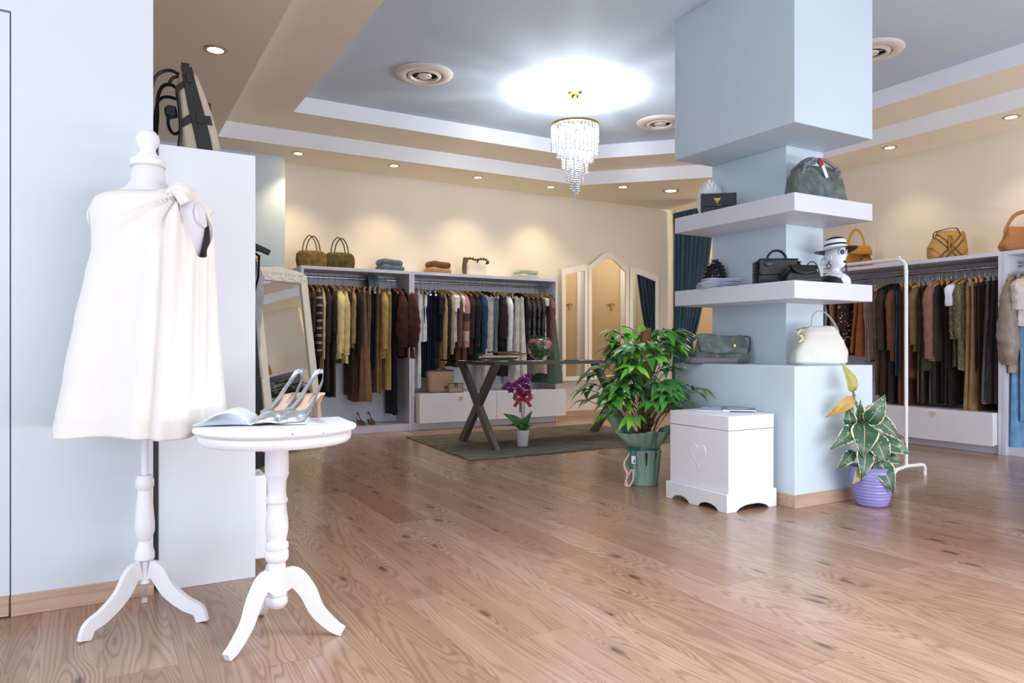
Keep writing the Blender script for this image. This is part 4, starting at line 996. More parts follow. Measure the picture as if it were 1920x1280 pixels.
# ================================================================ CURTAIN
VEL = fab('2b4759', 'velvet', .7)
cu = thing('velvet_curtain', 'dark teal velvet curtain tied back at the fitting room opening', 'curtain', (XR-.06, 7.0, 0), 0)
def curt(u, v):
    z = 2.80*(1-v)+.01
    tie = 1.02
    # far edge stays near the corner, near edge is drawn back towards it at the tie
    e0 = .76; e1 = -.05
    if z > tie: q = (z-tie)/(2.8-tie); w1 = e1+(.42)*(1-q**.55); w0 = e0
    else: q = (tie-z)/tie; w1 = e1+.42-.10*q**.7; w0 = e0
    y = w0+(w1-w0)*u
    wd = abs(w0-w1); a = .035+.012*sin(5*u+3*v)
    x = a*sin(u*2*pi*9+.6*sin(v*5)+1.6*noise.noise(V((u*6, v*1.2, 4))))*(.75+.5*noise.noise(V((u*11, v, 9))))+.012*noise.noise(V((u*8, v*4, 1)))
    if z > 2.68: x *= .6; x += .006*sin(u*2*pi*30)
    return V((x-.03, y, z))
MB().grid(curt, 150, 60).build('curtain_cloth', VEL, cu, solid=.004, ang=180)
MB().tube(catmull([(.0, .76, 1.18), (-.07, .70, 1.12), (-.09, .60, 1.04), (-.09, .45, 1.0), (-.06, .35, 1.02), (.0, .33, 1.06)], 6), [(.035, .006)]*31, 10, up=(0, 0, 1)).build('tieback', VEL, cu)
MB().tube([(-.03, -.08, 2.82), (-.03, .78, 2.82)], .012, 10).build('curtain_track', WHITE, cu)
hk_ = thing('wall_hook', 'small gold double wall hook inside the beige fitting room, seen in the mirror', 'hook', (7.78, 5.402, 1.62), 0)
MB().tube(catmull([(-.07, .012, .03), (-.05, .04, .045), (0, .02, .05), (.05, .04, .045), (.07, .012, .03)], 5), .008, 8).build('upper_prong', GOLD, hk_)
MB().tube([(0, .0, .06), (0, .012, 0), (0, .012, -.05), (0, .04, -.06), (0, .05, -.04)], .008, 8).build('stem', GOLD, hk_)
# ================================================================ RUG, GLASS TABLE
t = NT('mottled_grey_rug'); co_ = t.obj()
n1 = t.n('ShaderNodeTexNoise', Vector=t.n('ShaderNodeMapping', Vector=co_, Scale=(2., 9., 1.)).outputs[0], Scale=2.5, Detail=6., Distortion=.4).outputs['Fac']
n2 = t.n('ShaderNodeTexNoise', Vector=co_, Scale=260., Detail=2.).outputs['Fac']
t.set(t.b.inputs['Base Color'], t.mix(.3, t.ramp(n1, [(.35, lin('35332f')), (.5, lin('55534b')), (.68, lin('7c7970'))]), t.ramp(n2, [(.3, lin('2a2824')), (.7, lin('8a8676'))])))
t.b.inputs['Roughness'].default_value = .95; t.bump(n2, .5, .004)
rg = MB().prism([(2.57, 5.19), (4.97, 5.25), (5.03, 6.93), (2.66, 6.87)], 0, .008).build('rug', t.m, bevel=.002)
tag(rg, 'dark grey green mottled rug under the glass table', 'rug')
STEEL = mat('dark_gunmetal_steel', '6f6a66', .4, .3, var=.08, scale=5)
gt = thing('glass_table', 'glass topped display table on dark steel X-shaped legs', 'table', (3.03, 5.63, .008), 0)
t = NT('clear_green_glass'); t.b.inputs['Base Color'].default_value = (.80, .90, .87, 1); t.b.inputs['Roughness'].default_value = .01; t.b.inputs['Transmission Weight'].default_value = 1; t.b.inputs['IOR'].default_value = 1.5
GLS = t.m
MB().box(-.28, 1.82, -.13, .82, .783, .793).build('glass_top', GLS, gt, smooth=False)
def beam(y0, z0, y1, z1, x, w=.075, th=.05):
    d = V((0, y1-y0, z1-z0)).normalized(); e = w/2/abs(d.z)
    k = MB(); k.add([V((xx, y+s*e, z)) for xx in (x-th/2, x+th/2) for y, z in ((y0, z0), (y1, z1)) for s in (-1, 1)],
                    [(0, 1, 3, 2), (4, 6, 7, 5), (0, 2, 6, 4), (1, 5, 7, 3), (0, 4, 5, 1), (2, 3, 7, 6)])
    return k
for x in (0, 1.57):
    beam(.0, 0, .68, .745, x).build('leg', STEEL, gt, bevel=.003)
    k = beam(.68, 0, .0, .745, x+.002, th=.052); k.build('leg', STEEL, gt, bevel=.003)
    MB().box(x-.026, x+.028, -.04, .72, .745, .7825).build('cross_rail', STEEL, gt, bevel=.002)
MB().box(.02, 1.55, -.04, .0, .75, .7825).build('long_rail', STEEL, gt, bevel=.002)
MB().box(.02, 1.55, .68, .72, .75, .7825).build('long_rail', STEEL, gt, bevel=.002)
TZ = .802
# plate with driftwood
x, y, _ = onY(938, 670, 5.86)
pt = thing('oval_plate', 'long white oval plate with pierced rim on the glass table', 'plate', (x, y, TZ), -.12)
def oval(a, b, z, n=48): return [V((a*cos(2*pi*i/n), b*sin(2*pi*i/n), z)) for i in range(n)]
MB().loft([oval(.12, .06, 0), (oval(.13, .065, .002)), oval(.20, .10, .022), oval(.21, .108, .024), oval(.205, .102, .027), oval(.13, .06, .007), oval(.05, .02, .006)]).build('dish', WHITE, pt)
WD = mat('dark_driftwood', '5d4536', .8, var=.2, bump=.3); WD2 = mat('pale_driftwood', '9a7b58', .8, var=.2, bump=.3)
for i, (a, b, m, lb) in enumerate((((905, 5.85), (985, 5.80), WD2, 'pale stick of driftwood lying on the left of the oval plate'), ((935, 5.90), (1003, 5.72), WD, 'dark stick of driftwood reaching over the plate towards the rose bowl'), ((915, 5.78), (975, 5.90), WD, 'thin dark twig crossing the oval plate'))):
    p = onY(a[0], 0, a[1]); q = onY(b[0], 0, b[1]); z = TZ+.034+.017*i
    pp = [V((p[0]+(q[0]-p[0])*k/8-p[0], p[1]+(q[1]-p[1])*k/8-p[1]+.006*sin(k*2.1+i), .004*sin(k*1.3))) for k in range(9)]
    tag(MB().tube(pp, [.009-.0005*k for k in range(9)], 8).build('driftwood_stick', m, loc=(p[0], p[1], z)), lb, 'stick', 'driftwood sticks on the plate')
# leaf helper
def leafgrid(mb, B, T, w, nrm, curl=.15, fold=.15, nu=6, nv=9, m=0, uv=True, sharp=.8, wav=0):
    B, T = V(B), V(T); d = T-B; L = d.length; d.normalize(); nrm = V(nrm); nrm = (nrm-d*nrm.dot(d)).normalized(); s = d.cross(nrm)
    def fn(u, v):
        a = (u*2-1); ww = w/2*max(.02, sin(pi*min(1, v*.96+.02)**sharp))
        return B+d*(L*v)+s*(a*ww)+nrm*(-abs(a)*-fold*ww+curl*L*sin(pi*v)*.5-curl*L*v*v*.6+wav*sin(v*9+a*2)*ww)
    mb.grid(fn, nu, nv, m, uv)
GRL = mat('glossy_green_leaf', '3a7a2a', .35, var=.35, scale=6); GRD = mat('dark_green_leaf', '2a5a28', .35, var=.3, scale=6); GRB = mat('bright_green_leaf', '6dab34', .4, var=.3, scale=6)
STM = mat('green_stem', '5a6b30', .5, var=.2); STB = mat('brown_stem', '6a4a30', .6, var=.2)
# rose bowl
x, y, _ = onY(1012, 670, 5.95)
rb = thing('rose_bowl', 'round glass bowl of pink roses and leaves on the glass table', 'vase', (x, y, TZ), 0)
t = NT('thin_clear_glass'); g1 = t.n('ShaderNodeBsdfTransparent', Color=(.93, .97, .96, 1)); g2 = t.n('ShaderNodeBsdfGlossy', Color=(1, 1, 1, 1), Roughness=.02); lw = t.n('ShaderNodeLayerWeight', Blend=.25).outputs['Facing']; mx = t.n('ShaderNodeMixShader', _0=t.math('ADD', t.math('MULTIPLY', t.math('POWER', lw, 2.2), .75), .06), _1=g1.outputs[0], _2=g2.outputs[0]); t.t.links.new(mx.outputs[0], t.out.inputs['Surface'])
R_ = .125; pf = [(.045, .001), (.07, .012)]+[(R_*cos(a), .115+R_*.98*sin(a)) for a in [radians(-50+i*10) for i in range(11)]]+[(.082, .214)]
MB().lathe(pf, 48, caps=False).build('bowl', t.m, rb)
PINK = mat('pink_petal', 'd9949a', .6, var=.1); PINK2 = mat('pale_pink_petal', 'e8bcae', .6, var=.08)
Rr = random.Random(3)
fl = MB()
for i in range(240):
    a = Rr.random()*6.28; z = Rr.uniform(.02, .15); r = Rr.uniform(.03, .098*sqrt(max(.05, 1-((z-.115)/.125)**2)))
    b = V((r*cos(a)*.7, r*sin(a)*.7, z)); tp = V((r*cos(a)*1.05+Rr.uniform(-.03, .03), r*sin(a)*1.05+Rr.uniform(-.03, .03), z+Rr.uniform(-.03, .05)))
    if V((tp.x, tp.y, tp.z-.115)).length > .112: tp = V((0, 0, .115))+V((tp.x, tp.y, tp.z-.115)).normalized()*.11
    leafgrid(fl, b, tp, .03, (cos(a), sin(a), .4), nu=2, nv=4)
for i in range(26):
    a = Rr.random()*6.28; b = V((.04*cos(a)-.02, .04*sin(a), .20)); leafgrid(fl, b, b+V((.05*cos(a)-.01, .05*sin(a), Rr.uniform(.0, .05))), .025, (cos(a), sin(a), .8), nu=2, nv=4)
fl.build('greenery', GRL, rb)
def rose(parent, c, r, m):
    k = MB()
    for j in range(4):
        rr = r*(.3+.24*j)
        for q in range(3+j):
            a0 = q*2*pi/(3+j)+j*.7
            def fn(u, v, a0=a0, rr=rr, j=j):
                a = a0+(u-.5)*2.4; R2 = rr*(.55+.5*v)+.004*sin(pi*u)
                return V(c)+V((R2*cos(a), R2*sin(a), (v-.5)*r*1.1+(.4-.12*j)*r*.6-.18*r*(2*u-1)**2*v))
            k.grid(fn, 6, 4)
    k.sph(c, r*.35, n=10); k.build('rose', m, parent, solid=.001)
for c, r, m in (((-.060, -.062, .150), .030, PINK), ((.03, -.080, .150), .034, PINK2), ((.066, -.05, .140), .03, PINK), ((.03, -.088, .110), .028, PINK2), ((.0, .0, .170), .035, PINK2), ((.07, .02, .16), .028, PINK), ((-.06, .03, .17), .03, PINK)): rose(rb, c, r, m)
# orchid on the rug
oc = V((3.355, 5.71, .0085)); oU = 6.6/f
orc = thing('potted_orchid', 'purple orchid with red ribbon in a white pot on the rug', 'potted plant', oc, CAMROT)
MB().lathe([(.001, 0), (.048, 0), (.051, .004), (.063, .142), (.064, .146), (.061, .147), (.056, .135), (.001, .13)], 36).build('pot', WHITE, orc)
mb = MB()
for B, T, w, n in (((-.01, 0, .14), (-.15, -.04, .31), .095, (.5, -.9, .5)), ((.01, 0, .14), (.075, -.03, .32), .06, (-.3, -1, .2)), ((0, .01, .14), (-.14, .05, .20), .05, (0, -.4, 1)), ((.01, -.01, .14), (.08, -.05, .20), .055, (-.3, -.8, .5)), ((0, -.01, .14), (-.02, -.06, .21), .05, (0, -1, .4)), ((.01, 0, .14), (.03, -.02, .24), .04, (-.6, -.8, .2))):
    leafgrid(mb, B, T, w, n, curl=.35, fold=.25)
mb.build('leaves', GRL, orc, solid=.002)
mb = MB(); st1 = catmull([(0, 0, .13), (-.01, 0, .3), (-.015, -.01, .48), (-.05, -.03, .56), (-.13, -.05, .545)], 6); st2 = catmull([(.01, .01, .13), (.015, 0, .32), (.02, -.01, .48), (.045, -.03, .58), (.085, -.05, .65)], 6)
mb.tube(st1, .003, 6); mb.tube(st2, .003, 6); mb.tube([(.005, .0, .13), (.0, 0, .5)], .0025, 6); mb.build('flower_stems', mat('dark_orchid_stem', '4a3038', .6), orc)
MAG = mat('magenta_orchid_petal', '8e1f8e', .5, var=.3, scale=20); MAG2 = mat('dark_magenta_lip', '5a0f50', .5)
Rr = random.Random(12)
def orchid_flower(c, s):
    k = MB(); yaw = Rr.uniform(-.6, .6); pit = Rr.uniform(-.4, .2)
    M = Matrix.Translation(c) @ Matrix.Rotation(yaw, 4, 'Z') @ Matrix.Rotation(pit, 4, 'X')
    for a, w, l in ((90, .6, 1), (215, .55, 1), (325, .55, 1), (10, 1.05, 1.0), (170, 1.05, 1.0)):
        a = radians(a+Rr.uniform(-6, 6)); d = V((cos(a), -.15, sin(a)))
        leafgrid(k, (0, 0, 0), d*s*l, s*w, (0, -1, 0), curl=.15, fold=.12, nu=4, nv=5, uv=False)
    k.xf(M); o = k.build('flower', MAG, orc)
    q = MB().sph((0, -.012, -.004), s*.22, (1, 1.2, 1.1), 10); leafgrid(q, (0, -.01, 0), (0, -.03, -s*.5), s*.4, (0, -1, .3), uv=False); q.xf(M); q.build('lip', MAG2, o)
for c, s in (((-.165, -.055, .535), .034), ((-.13, -.06, .565), .036), ((-.105, -.06, .515), .038), ((-.075, -.05, .56), .038), ((-.04, -.06, .525), .04), ((-.015, -.05, .50), .04), ((-.035, -.04, .585), .042), ((.0, -.05, .61), .042), ((.035, -.06, .60), .04), ((.05, -.06, .645), .036), ((.045, -.06, .54), .036), ((.055, -.05, .50), .03), ((.015, -.07, .56), .034)): orchid_flower(V(c), s)
MB().sph((.105, -.05, .665), .010, (1, 1, 1.4), 8).sph((.12, -.05, .685), .007, (1, 1, 1.4), 8).build('buds', mat('orchid_bud', 'a08a78', .6), orc)
RED = mat('red_satin_ribbon', 'a01020', .35, var=.15)
k = MB()
for s in (-1, 1):
    k.tube(catmull([(0, -.03, .45), (s*.04, -.055, .485), (s*.075, -.06, .455), (s*.035, -.065, .425), (0, -.05, .448)], 5), [(.020, .0015)]*21, 8, up=(0, .2, 1))
    k.tube(catmull([(0, -.035, .448), (s*.035, -.055, .42), (s*.075, -.055, .365)], 5), [(.015, .0015)]*11, 8, up=(1, 0, .6))
k.sph((0, -.036, .45), .010, n=10); k.build('red_bow', RED, orc)
MB().box(-.03, -.012, -.02, -.018, .31, .40).build('price_tag', mat('mauve_tag', '8a6a80', .6), orc)
# ================================================================ TALL GREEN PLANT
pp = V((3.16, 3.76, 0)); pl = thing('philodendron_plant', 'tall leafy green plant on a moss pole in green paper wrap', 'potted plant', pp, CAMROT)
# pot px 1197..1258, base y 912
GPW = mat('sage_green_wrap_paper', '8caa9c', .45, var=.08, scale=6, bump=.2, bscale=12)
Rr = random.Random(5)
def wrap_pt(u, v):
    a = 2*pi*u; fold = .006*sin(9*a)+.004*sin(17*a+1)
    if v < .55:
        q = v/.55; r = .088+.022*q+fold*q; z = .235*q
    elif v < .62: r = .098+fold*.5; z = .235+.02*(v-.55)/.07
    else:
        q = (v-.62)/.38; top = .36+.045*sin(2*a+2.6)+.04*sin(3*a+.5)+.09*max(0, -cos(a))**2
        z = .255+(top-.255)*q; r = .10+(.065+.035*sin(3*a+1)+.02*sin(7*a)+.09*max(0, -cos(a))**2)*q**.8+fold*3*q
    return V((r*cos(a), r*sin(a)*.95, z))
MB().grid(wrap_pt, 96, 44).build('paper_wrap', GPW, pl, solid=.002, ang=60)
MB().lathe([(.001, .004), (.08, .004), (.1, .22), (.095, .23), (.001, .225)], 32).build('soil_pot', mat('dark_soil', '2a1d14', .95), pl)
TEAL = mat('teal_satin_ribbon', '2f6e6a', .3, var=.15); PCH = mat('peach_ribbon', 'd8b0a0', .4, var=.1)
k = MB().tube([(.103*cos(a), .100*sin(a), .243+.004*sin(3*a)) for a in [2*pi*i/40 for i in range(40)]], [(.008, .002)]*40, 8, closed=True, up=(0, 0, 1))
for s in (-1, 1): k.tube(catmull([(-.085, -.07, .245), (-.10+s*.03, -.09, .27+.01*s), (-.09+s*.035, -.10, .25), (-.085, -.08, .243)], 5), [(.010, .0015)]*16, 8, up=(0, -.6, 1))
k.tube(catmull([(-.085, -.075, .245), (-.095, -.10, .19), (-.085, -.105, .12), (-.075, -.11, .07)], 5), [(.013, .001)]*16, 8, up=(1, 0, 0))
k.tube(catmull([(-.09, -.07, .245), (-.125, -.07, .2), (-.13, -.06, .15), (-.1, -.08, .1)], 5), [(.009, .001)]*16, 8, up=(1, 0, 0)); k.build('teal_ribbon', TEAL, pl)
k = MB().tube(catmull([(-.11, -.07, .22), (-.15, -.09, .15), (-.13, -.10, .08), (-.145, -.11, .02), (-.12, -.12, .01), (-.095, -.12, .06), (-.10, -.12, .12), (-.14, -.11, .05), (-.13, -.12, .006)], 6), [(.006, .001)]*49, 8, up=(1, 0, 0)); k.build('peach_ribbon', PCH, pl)
q = MB().box(-.105, -.078, -.1105, -.1095, .155, .205).build('care_label', mat('white_care_label', 'e4e6f0', .4), pl)
MB().box(-.092, -.082, -.1112, -.1106, .162, .18).build('printed_mark', mat('dark_print', '33456a', .5), q)
k = MB(); pts = []
k.tube([(.012, .01, .22+.83*i/20) for i in range(21)], [.034+.002*sin(i*1.7) for i in range(21)], 18)
for i in range(520): a = i*.5; pts.append(V((.012+.0345*cos(a), .01+.0345*sin(a), .25+.79*i/520)))
k.tube(pts, .0028, 4); k.build('moss_pole', mat('coir_moss_pole', '8e5f3e', .95, var=.25, scale=40, bump=.5, bscale=120), pl)
ms = (GRL, GRD, GRB); fo = [MB(), MB(), MB()]; stems = MB()
targets = []
for i in range(112):
    h = Rr.uniform(.50, 1.0); a = Rr.uniform(0, 2*pi); R0 = Rr.uniform(.14, .33)*(1.15 if h < .75 else .75)
    targets.append((h, a, R0))
for h, a, R0 in targets:
    b = V((.012+.03*cos(a), .01+.03*sin(a), max(.24, h-.22))); e = V((R0*cos(a), R0*sin(a), h+Rr.uniform(-.06, .06)))
    we = Matrix.Translation(pp) @ Matrix.Rotation(CAMROT, 4, 'Z') @ e
    if (we.x > 3.41 and we.z < .84) or (we.z < .58 and we.y < 3.38 and we.x > 3.0): continue
    mid = (b+e)/2+V((0, 0, .05)); stems.tube(catmull([b, mid, e], 5), .0028, 5)
    n = Rr.choice((3, 5, 5, 6)); mi = Rr.choice((0, 0, 1, 1, 2))
    for q in range(n):
        aa = a+(q-(n-1)/2)*radians(150/n); l = Rr.uniform(.13, .19)*(1-.25*abs(q-(n-1)/2)/n*2)
        d = V((cos(aa), sin(aa), Rr.uniform(-.45, .12))).normalized()
        nn = V((cos(a)*.35, sin(a)*.35-.15, 1)); wt_ = Matrix.Translation(pp) @ Matrix.Rotation(CAMROT, 4, 'Z') @ (e+d*l*1.05)
        if (wt_.x > 3.40 and wt_.z < .84) or (wt_.z < .58 and wt_.y < 3.40 and wt_.x > 2.97): continue
        leafgrid(fo[mi], e, e+d*l, l*Rr.uniform(.30, .40), nn, curl=.3, fold=.10, nu=4, nv=8, uv=False, sharp=.75)
for (bx, bz), (tx, tz2) in (((-.06, .97), (-.17, 1.055)), ((-.09, 1.03), (-.14, .93)), ((-.05, 1.0), (-.11, .98)), ((.0, 1.06), (-.055, 1.02)), ((-.06, .9), (-.13, .89)), ((-.04, .88), (-.1, .84))):
    leafgrid(fo[2], (bx, -.03, bz), (tx, -.06, tz2), .05, (0, -1, .6), uv=False)
stems.tube(catmull([(0, -.02, .5), (-.05, -.04, .8), (-.06, -.04, .95), (-.09, -.04, 1.04), (-.16, -.05, 1.06)], 6), .004, 6)
for i in range(14):
    a = i*.9; stems.tube(catmull([(.05*cos(a), .05*sin(a), .22), (.04*cos(a), .04*sin(a), .4), (.03*cos(a+.5), .03*sin(a+.5), .6)], 5), .004, 6)
for k, m, nm in zip(fo, ms, ('foliage', 'dark_foliage', 'bright_foliage')): k.build(nm, m, pl)
stems.build('stems', STM, pl)
# ================================================================ RUBBER PLANT
fpc = V((3.90, 2.61, 0)); fp = thing('rubber_plant', 'variegated rubber plant in a lilac ribbed pot by the pedestal', 'potted plant', fpc, CAMROT)
fU = 4.2/f
LIL = mat('lilac_glazed_ceramic', '8d88c2', .18, var=.06, scale=3)
pf = [(.001, 0), (.075, 0), (.082, .004)]
for i in range(40):
    q = i/39; pf.append((.084+.040*min(1, q*1.25)**.7-.004*max(0, q-.8)*5*.3+.0016*sin(q*2*pi*11), .008+.205*q))
pf += [(.124, .222), (.126, .228), (.122, .230), (.114, .226), (.112, .19), (.001, .185)]
MB().lathe(pf, 56).build('pot', LIL, fp)
MB().lathe([(.001, .192), (.11, .192), (.11, .196), (.04, .205), (.001, .206)], 24).build('soil', mat('dark_soil', '2a1d14', .95), fp)
def var_leaf(nm, g, margin, under=None):
    t = NT(nm); uv = t.n('ShaderNodeTexCoord').outputs['UV']; s = t.n('ShaderNodeSeparateXYZ', Vector=uv)
    co2 = t.obj(); nz = t.n('ShaderNodeTexNoise', Vector=co2, Scale=45., Detail=3.).outputs['Fac']
    a = t.math('ABSOLUTE', t.math('SUBTRACT', s.outputs[0], .5)); a = t.math('ADD', a, t.math('MULTIPLY', t.math('SUBTRACT', nz, .5), .32))
    e = t.math('GREATER_THAN', a, .45); c = t.mix(e, t.mix(t.math('GREATER_THAN', nz, .63), lin(g), lin('6f8f6a')), lin(margin))
    mid = t.math('LESS_THAN', t.math('ABSOLUTE', t.math('SUBTRACT', s.outputs[0], .5)), .018); c = t.mix(mid, c, lin('b98f6a'))
    t.set(t.b.inputs['Base Color'], c); t.b.inputs['Roughness'].default_value = .3; return t.m
VG = var_leaf('variegated_leaf', '1f4a30', 'd8d3a0'); VY = var_leaf('yellow_green_leaf', '9a9a48', 'c9c06a'); VB = var_leaf('beige_underside_leaf', '9a8a64', 'c9b890'); VO = var_leaf('ochre_underside_leaf', 'b08a38', 'c9a04a'); VR = var_leaf('dark_red_leaf', '4a2220', '6a3028')
def fpx(x, y, dy=0): return V(((1540+x/4.414-1632)*fU, dy, H+(HY-(680+y/4.414))*fU))
LV = [((255, 235), (168, -2), 100, .0, .0, VY), ((245, 290), (15, 450), 80, -.02, -.02, VO), ((345, 490), (485, 260), 135, -.04, -.06, VG), ((300, 490), (318, 308), 60, .0, .0, VG),
      ((215, 510), (195, 358), 90, -.02, -.02, VG), ((215, 512), (262, 340), 60, .0, .02, VB), ((230, 530), (15, 690), 110, -.05, -.10, VG), ((225, 550), (30, 680), 60, -.04, -.08, VB), ((300, 500), (258, 752), 175, -.06, -.12, VG),
      ((395, 440), (628, 640), 110, -.03, -.05, VG), ((380, 590), (470, 855), 140, -.06, -.10, VG), ((500, 650), (692, 740), 100, -.04, -.06, VG), ((230, 725), (78, 868), 80, -.04, -.07, VG), ((300, 700), (248, 932), 120, -.07, -.12, VG),
      ((405, 795), (488, 1038), 130, -.09, -.14, VG), ((300, 860), (183, 972), 70, -.06, -.10, VB), ((530, 770), (648, 830), 70, -.02, -.02, VG), ((420, 425), (485, 335), 80, .05, .06, VB), ((620, 600), (722, 722), 50, .02, .02, VR),
      ((380, 600), (505, 555), 110, .04, .05, VY), ((350, 640), (430, 800), 110, .0, -.01, VY), ((500, 860), (572, 922), 70, -.03, -.04, VB), ((480, 740), (560, 850), 80, .0, .02, VB), ((330, 560), (400, 470), 90, .03, .04, VG), ((420, 690), (600, 790), 90, .04, .05, VG)]
stem = MB().tube(catmull([(0, 0, .19), fpx(370, 760, 0), fpx(350, 640, 0), fpx(340, 560, 0), fpx(310, 420, 0), fpx(265, 310, 0), fpx(250, 230, 0)], 6), [.009-.0001*i for i in range(37)], 8)
for (bx, by), (tx, ty), w, d0, d1, m in LV:
    B = fpx(bx, by, d0); T = fpx(tx, ty, d1)
    k = MB(); leafgrid(k, B, T, w*fU/4.414*1.25, (Rr.uniform(-.25, .25), -1, .35), curl=.16, fold=.10, nu=8, nv=14, sharp=.52, wav=.04)
    k.build('leaf', m, fp, solid=.0012)
    sp = V((interp([(.19, 0), (.4, fpx(350, 640).x), (.7, fpx(265, 310).x)], B.z-.02), 0, B.z-.03))
    stem.tube([sp, (sp+B)/2+V((0, 0, -.005)), B], .0028, 6)
stem.build('stem', STM, fp)
# ================================================================ WHITE GARMENT RACK
rk = thing('garment_rack', 'white tubular garment rack standing behind the pillar', 'clothes rack', (4.95, 3.05, 0), 0)
RW = mat('white_powder_coat', 'e8e8ea', .35, var=.01)
post = [(0, 0, .075), (0, 0, 1.0), (0, 0, 1.46)]+[(0, .07-.07*cos(radians(a)), 1.48+.07*sin(radians(a))) for a in (20, 45, 70, 90)]+[(0, 1.2-.07, 1.55)]+[(0, 1.2-.07+.07*sin(radians(a)), 1.48+.07*cos(radians(a))) for a in (20, 45, 70, 90)]+[(0, 1.2, 1.0), (0, 1.2, .075)]
MB().tube(post, .0125, 14).build('top_frame', RW, rk)
for yy in (0, 1.2):
    MB().tube([(-.24, yy-.06, 0), (-.245, yy-.06, .05), (-.22, yy-.06, .07), (-.2, yy-.055, .075), (0, yy, .075), (.16, yy-.01, .075)]+[(.19, yy-.012, .07), (.205, yy-.012, .05), (.205, yy-.012, 0)], .013, 12).build('foot', RW, rk)
MB().tube([(0, 0, .16), (0, 1.2, .16)], .010, 10).build('lower_bar', RW, rk)
MB().sph((0, 0.05, 1.565), .009, n=10).build('rail_stop', RW, rk)
EXPO = 0.56
# ================================================================ BAGS
def handle(mb, pts, r, k=6, up=None, m=0):
    c = catmull(pts, k); return mb.tube(c, [r]*len(c), 10, up=up, m=m)
def bagthing(name, label, loc, rz, group=None, cat='handbag'): return thing(name, label, cat, loc, rz, group)
SW = .03
# suede pair on the back wardrobe
for px, col, lb in ((584, '6d5226', 'tan suede handbag with two tall tube handles, left of the suede pair'), (637, '4b4118', 'olive suede handbag with two tall tube handles and gold charm, right of the suede pair')):
    x, y, _ = onY(px, 500, 7.60); sm = fab(col, 'suede')
    b = bagthing('suede_handbag', lb, (x, y, 1.7495), -.12+(px > 600)*-.06, 'suede handbags on the wardrobe')
    k = soft(MB(), [(0, .135, .055, .35), (.012, .150, .066, .4), (.08, .158, .07, .45), (.145, .150, .062, .5), (.17, .125, .045, .6), (.178, .10, .02, .7)], 44, .004, px)
    k.build('body', sm, b)
    MB().tube([(s*.128, 0, .005+.005) for s in (-1, 1)], .002, 4).build('bottom_seam', sm, b)
    for yy in (-.035, .035):
        ox = yy*.6; k = MB(); handle(k, [(-.068+ox, yy, .12), (-.072+ox, yy*.9, .19), (-.05+ox, yy*.7, .28), (ox, yy*.6, .335), (.05+ox, yy*.7, .28), (.072+ox, yy*.9, .19), (.068+ox, yy, .12)], .0065); k.build('handle', fab(col, 'plain'), b)
    k = MB().tube([(-.10+i*.0105, -.05-.004*sin(i), .165-.01*sin(pi*i/19)) for i in range(20)], [.002+.0015*(i % 2) for i in range(20)], 6); k.build('gold_zip', GOLD, b)
    k = MB(); k.sph((.03, -.06, .135), .012, (1, .3, 1), 10).sph((.045, -.062, .115), .010, (1, .3, 1.3), 10).tube([(.03, -.055, .165), (.03, -.06, .14)], .002, 6); k.build('charm', GOLD, b)
    if px > 600:
        k = MB(); k.prism([(.05, 0), (.145, .0), (.15, .06), (.10, .085), (.05, .05)], 0, .012, mtx=Matrix.Translation((0, -.068, .012)) @ Matrix.Rotation(pi/2, 4, 'X')); k.build('leather_tag', sm, b, bevel=.004)
# folded clothes
def folded(label, px, py, Y, z, w, d, h, col, fk, seed, layers=1, rz=0, X=None, cat='folded clothes', name='folded_trousers', grp='folded clothes on top of the wardrobe'):
    p = onX(px, py, X) if X else onY(px, py, Y)
    k = MB(); R = random.Random(seed)
    hh = h/layers
    for l in range(layers):
        z0 = l*hh; ox = R.uniform(-.012, .012); oy = R.uniform(-.008, .008); s = 1-R.uniform(0, .06)
        o = len(k.v); soft(k, [(0, w/2*.92, d/2*.92, .4), (hh*.18, w/2*.99, d/2*.99, .4), (hh*.5, w/2*1.02, d/2*1.02, .4), (hh*.8, w/2*.97, d/2*.97, .4), (hh*.95, w/2*.85, d/2*.85, .45), (hh, w/2*.6, d/2*.6, .5)], 48, .006, seed+l, sub=2, ws=14)
        for i in range(o, len(k.v)):
            q = k.v[i]; bulge = .18*hh*layers*math.exp(-((q.x+w*.3)/(w*.2))**2)*(l == layers-1)
            k.v[i] = V((q.x*s+ox, q.y*s+oy, z0+q.z+bulge*(q.z/hh)))
    o = k.build(name, fab(col, fk), loc=(p[0], p[1], z)); o.rotation_euler = (0, 0, rz)
    tag(o, label, cat, grp)
zt = 1.7485
folded('folded blue denim jeans, upper pair beside the suede handbags', 731, 0, 7.6, zt+.068, .27, .22, .062, '5c6c76', 'denim', 3)
folded('folded blue denim jeans, lower pair beside the suede handbags', 732, 0, 7.6, zt, .29, .24, .067, '4f6471', 'denim', 4)
folded('folded rust brown knit on top of a beige knit', 821, 0, 7.6, zt+.073, .27, .23, .068, '75462c', 'knit', 5, name='folded_knit')
folded('folded beige knit under the rust brown knit', 820, 0, 7.6, zt, .29, .24, .072, 'a98454', 'knit', 6, name='folded_knit')
folded('folded pale sage jeans, upper pair at the right end of the wardrobe', 986, 0, 7.6, zt+.058, .29, .22, .052, 'b3b9a4', 'denim', 7)
folded('folded pale sage jeans, lower pair at the right end of the wardrobe', 986, 0, 7.6, zt, .31, .24, .057, 'a9b3a3', 'denim', 8)
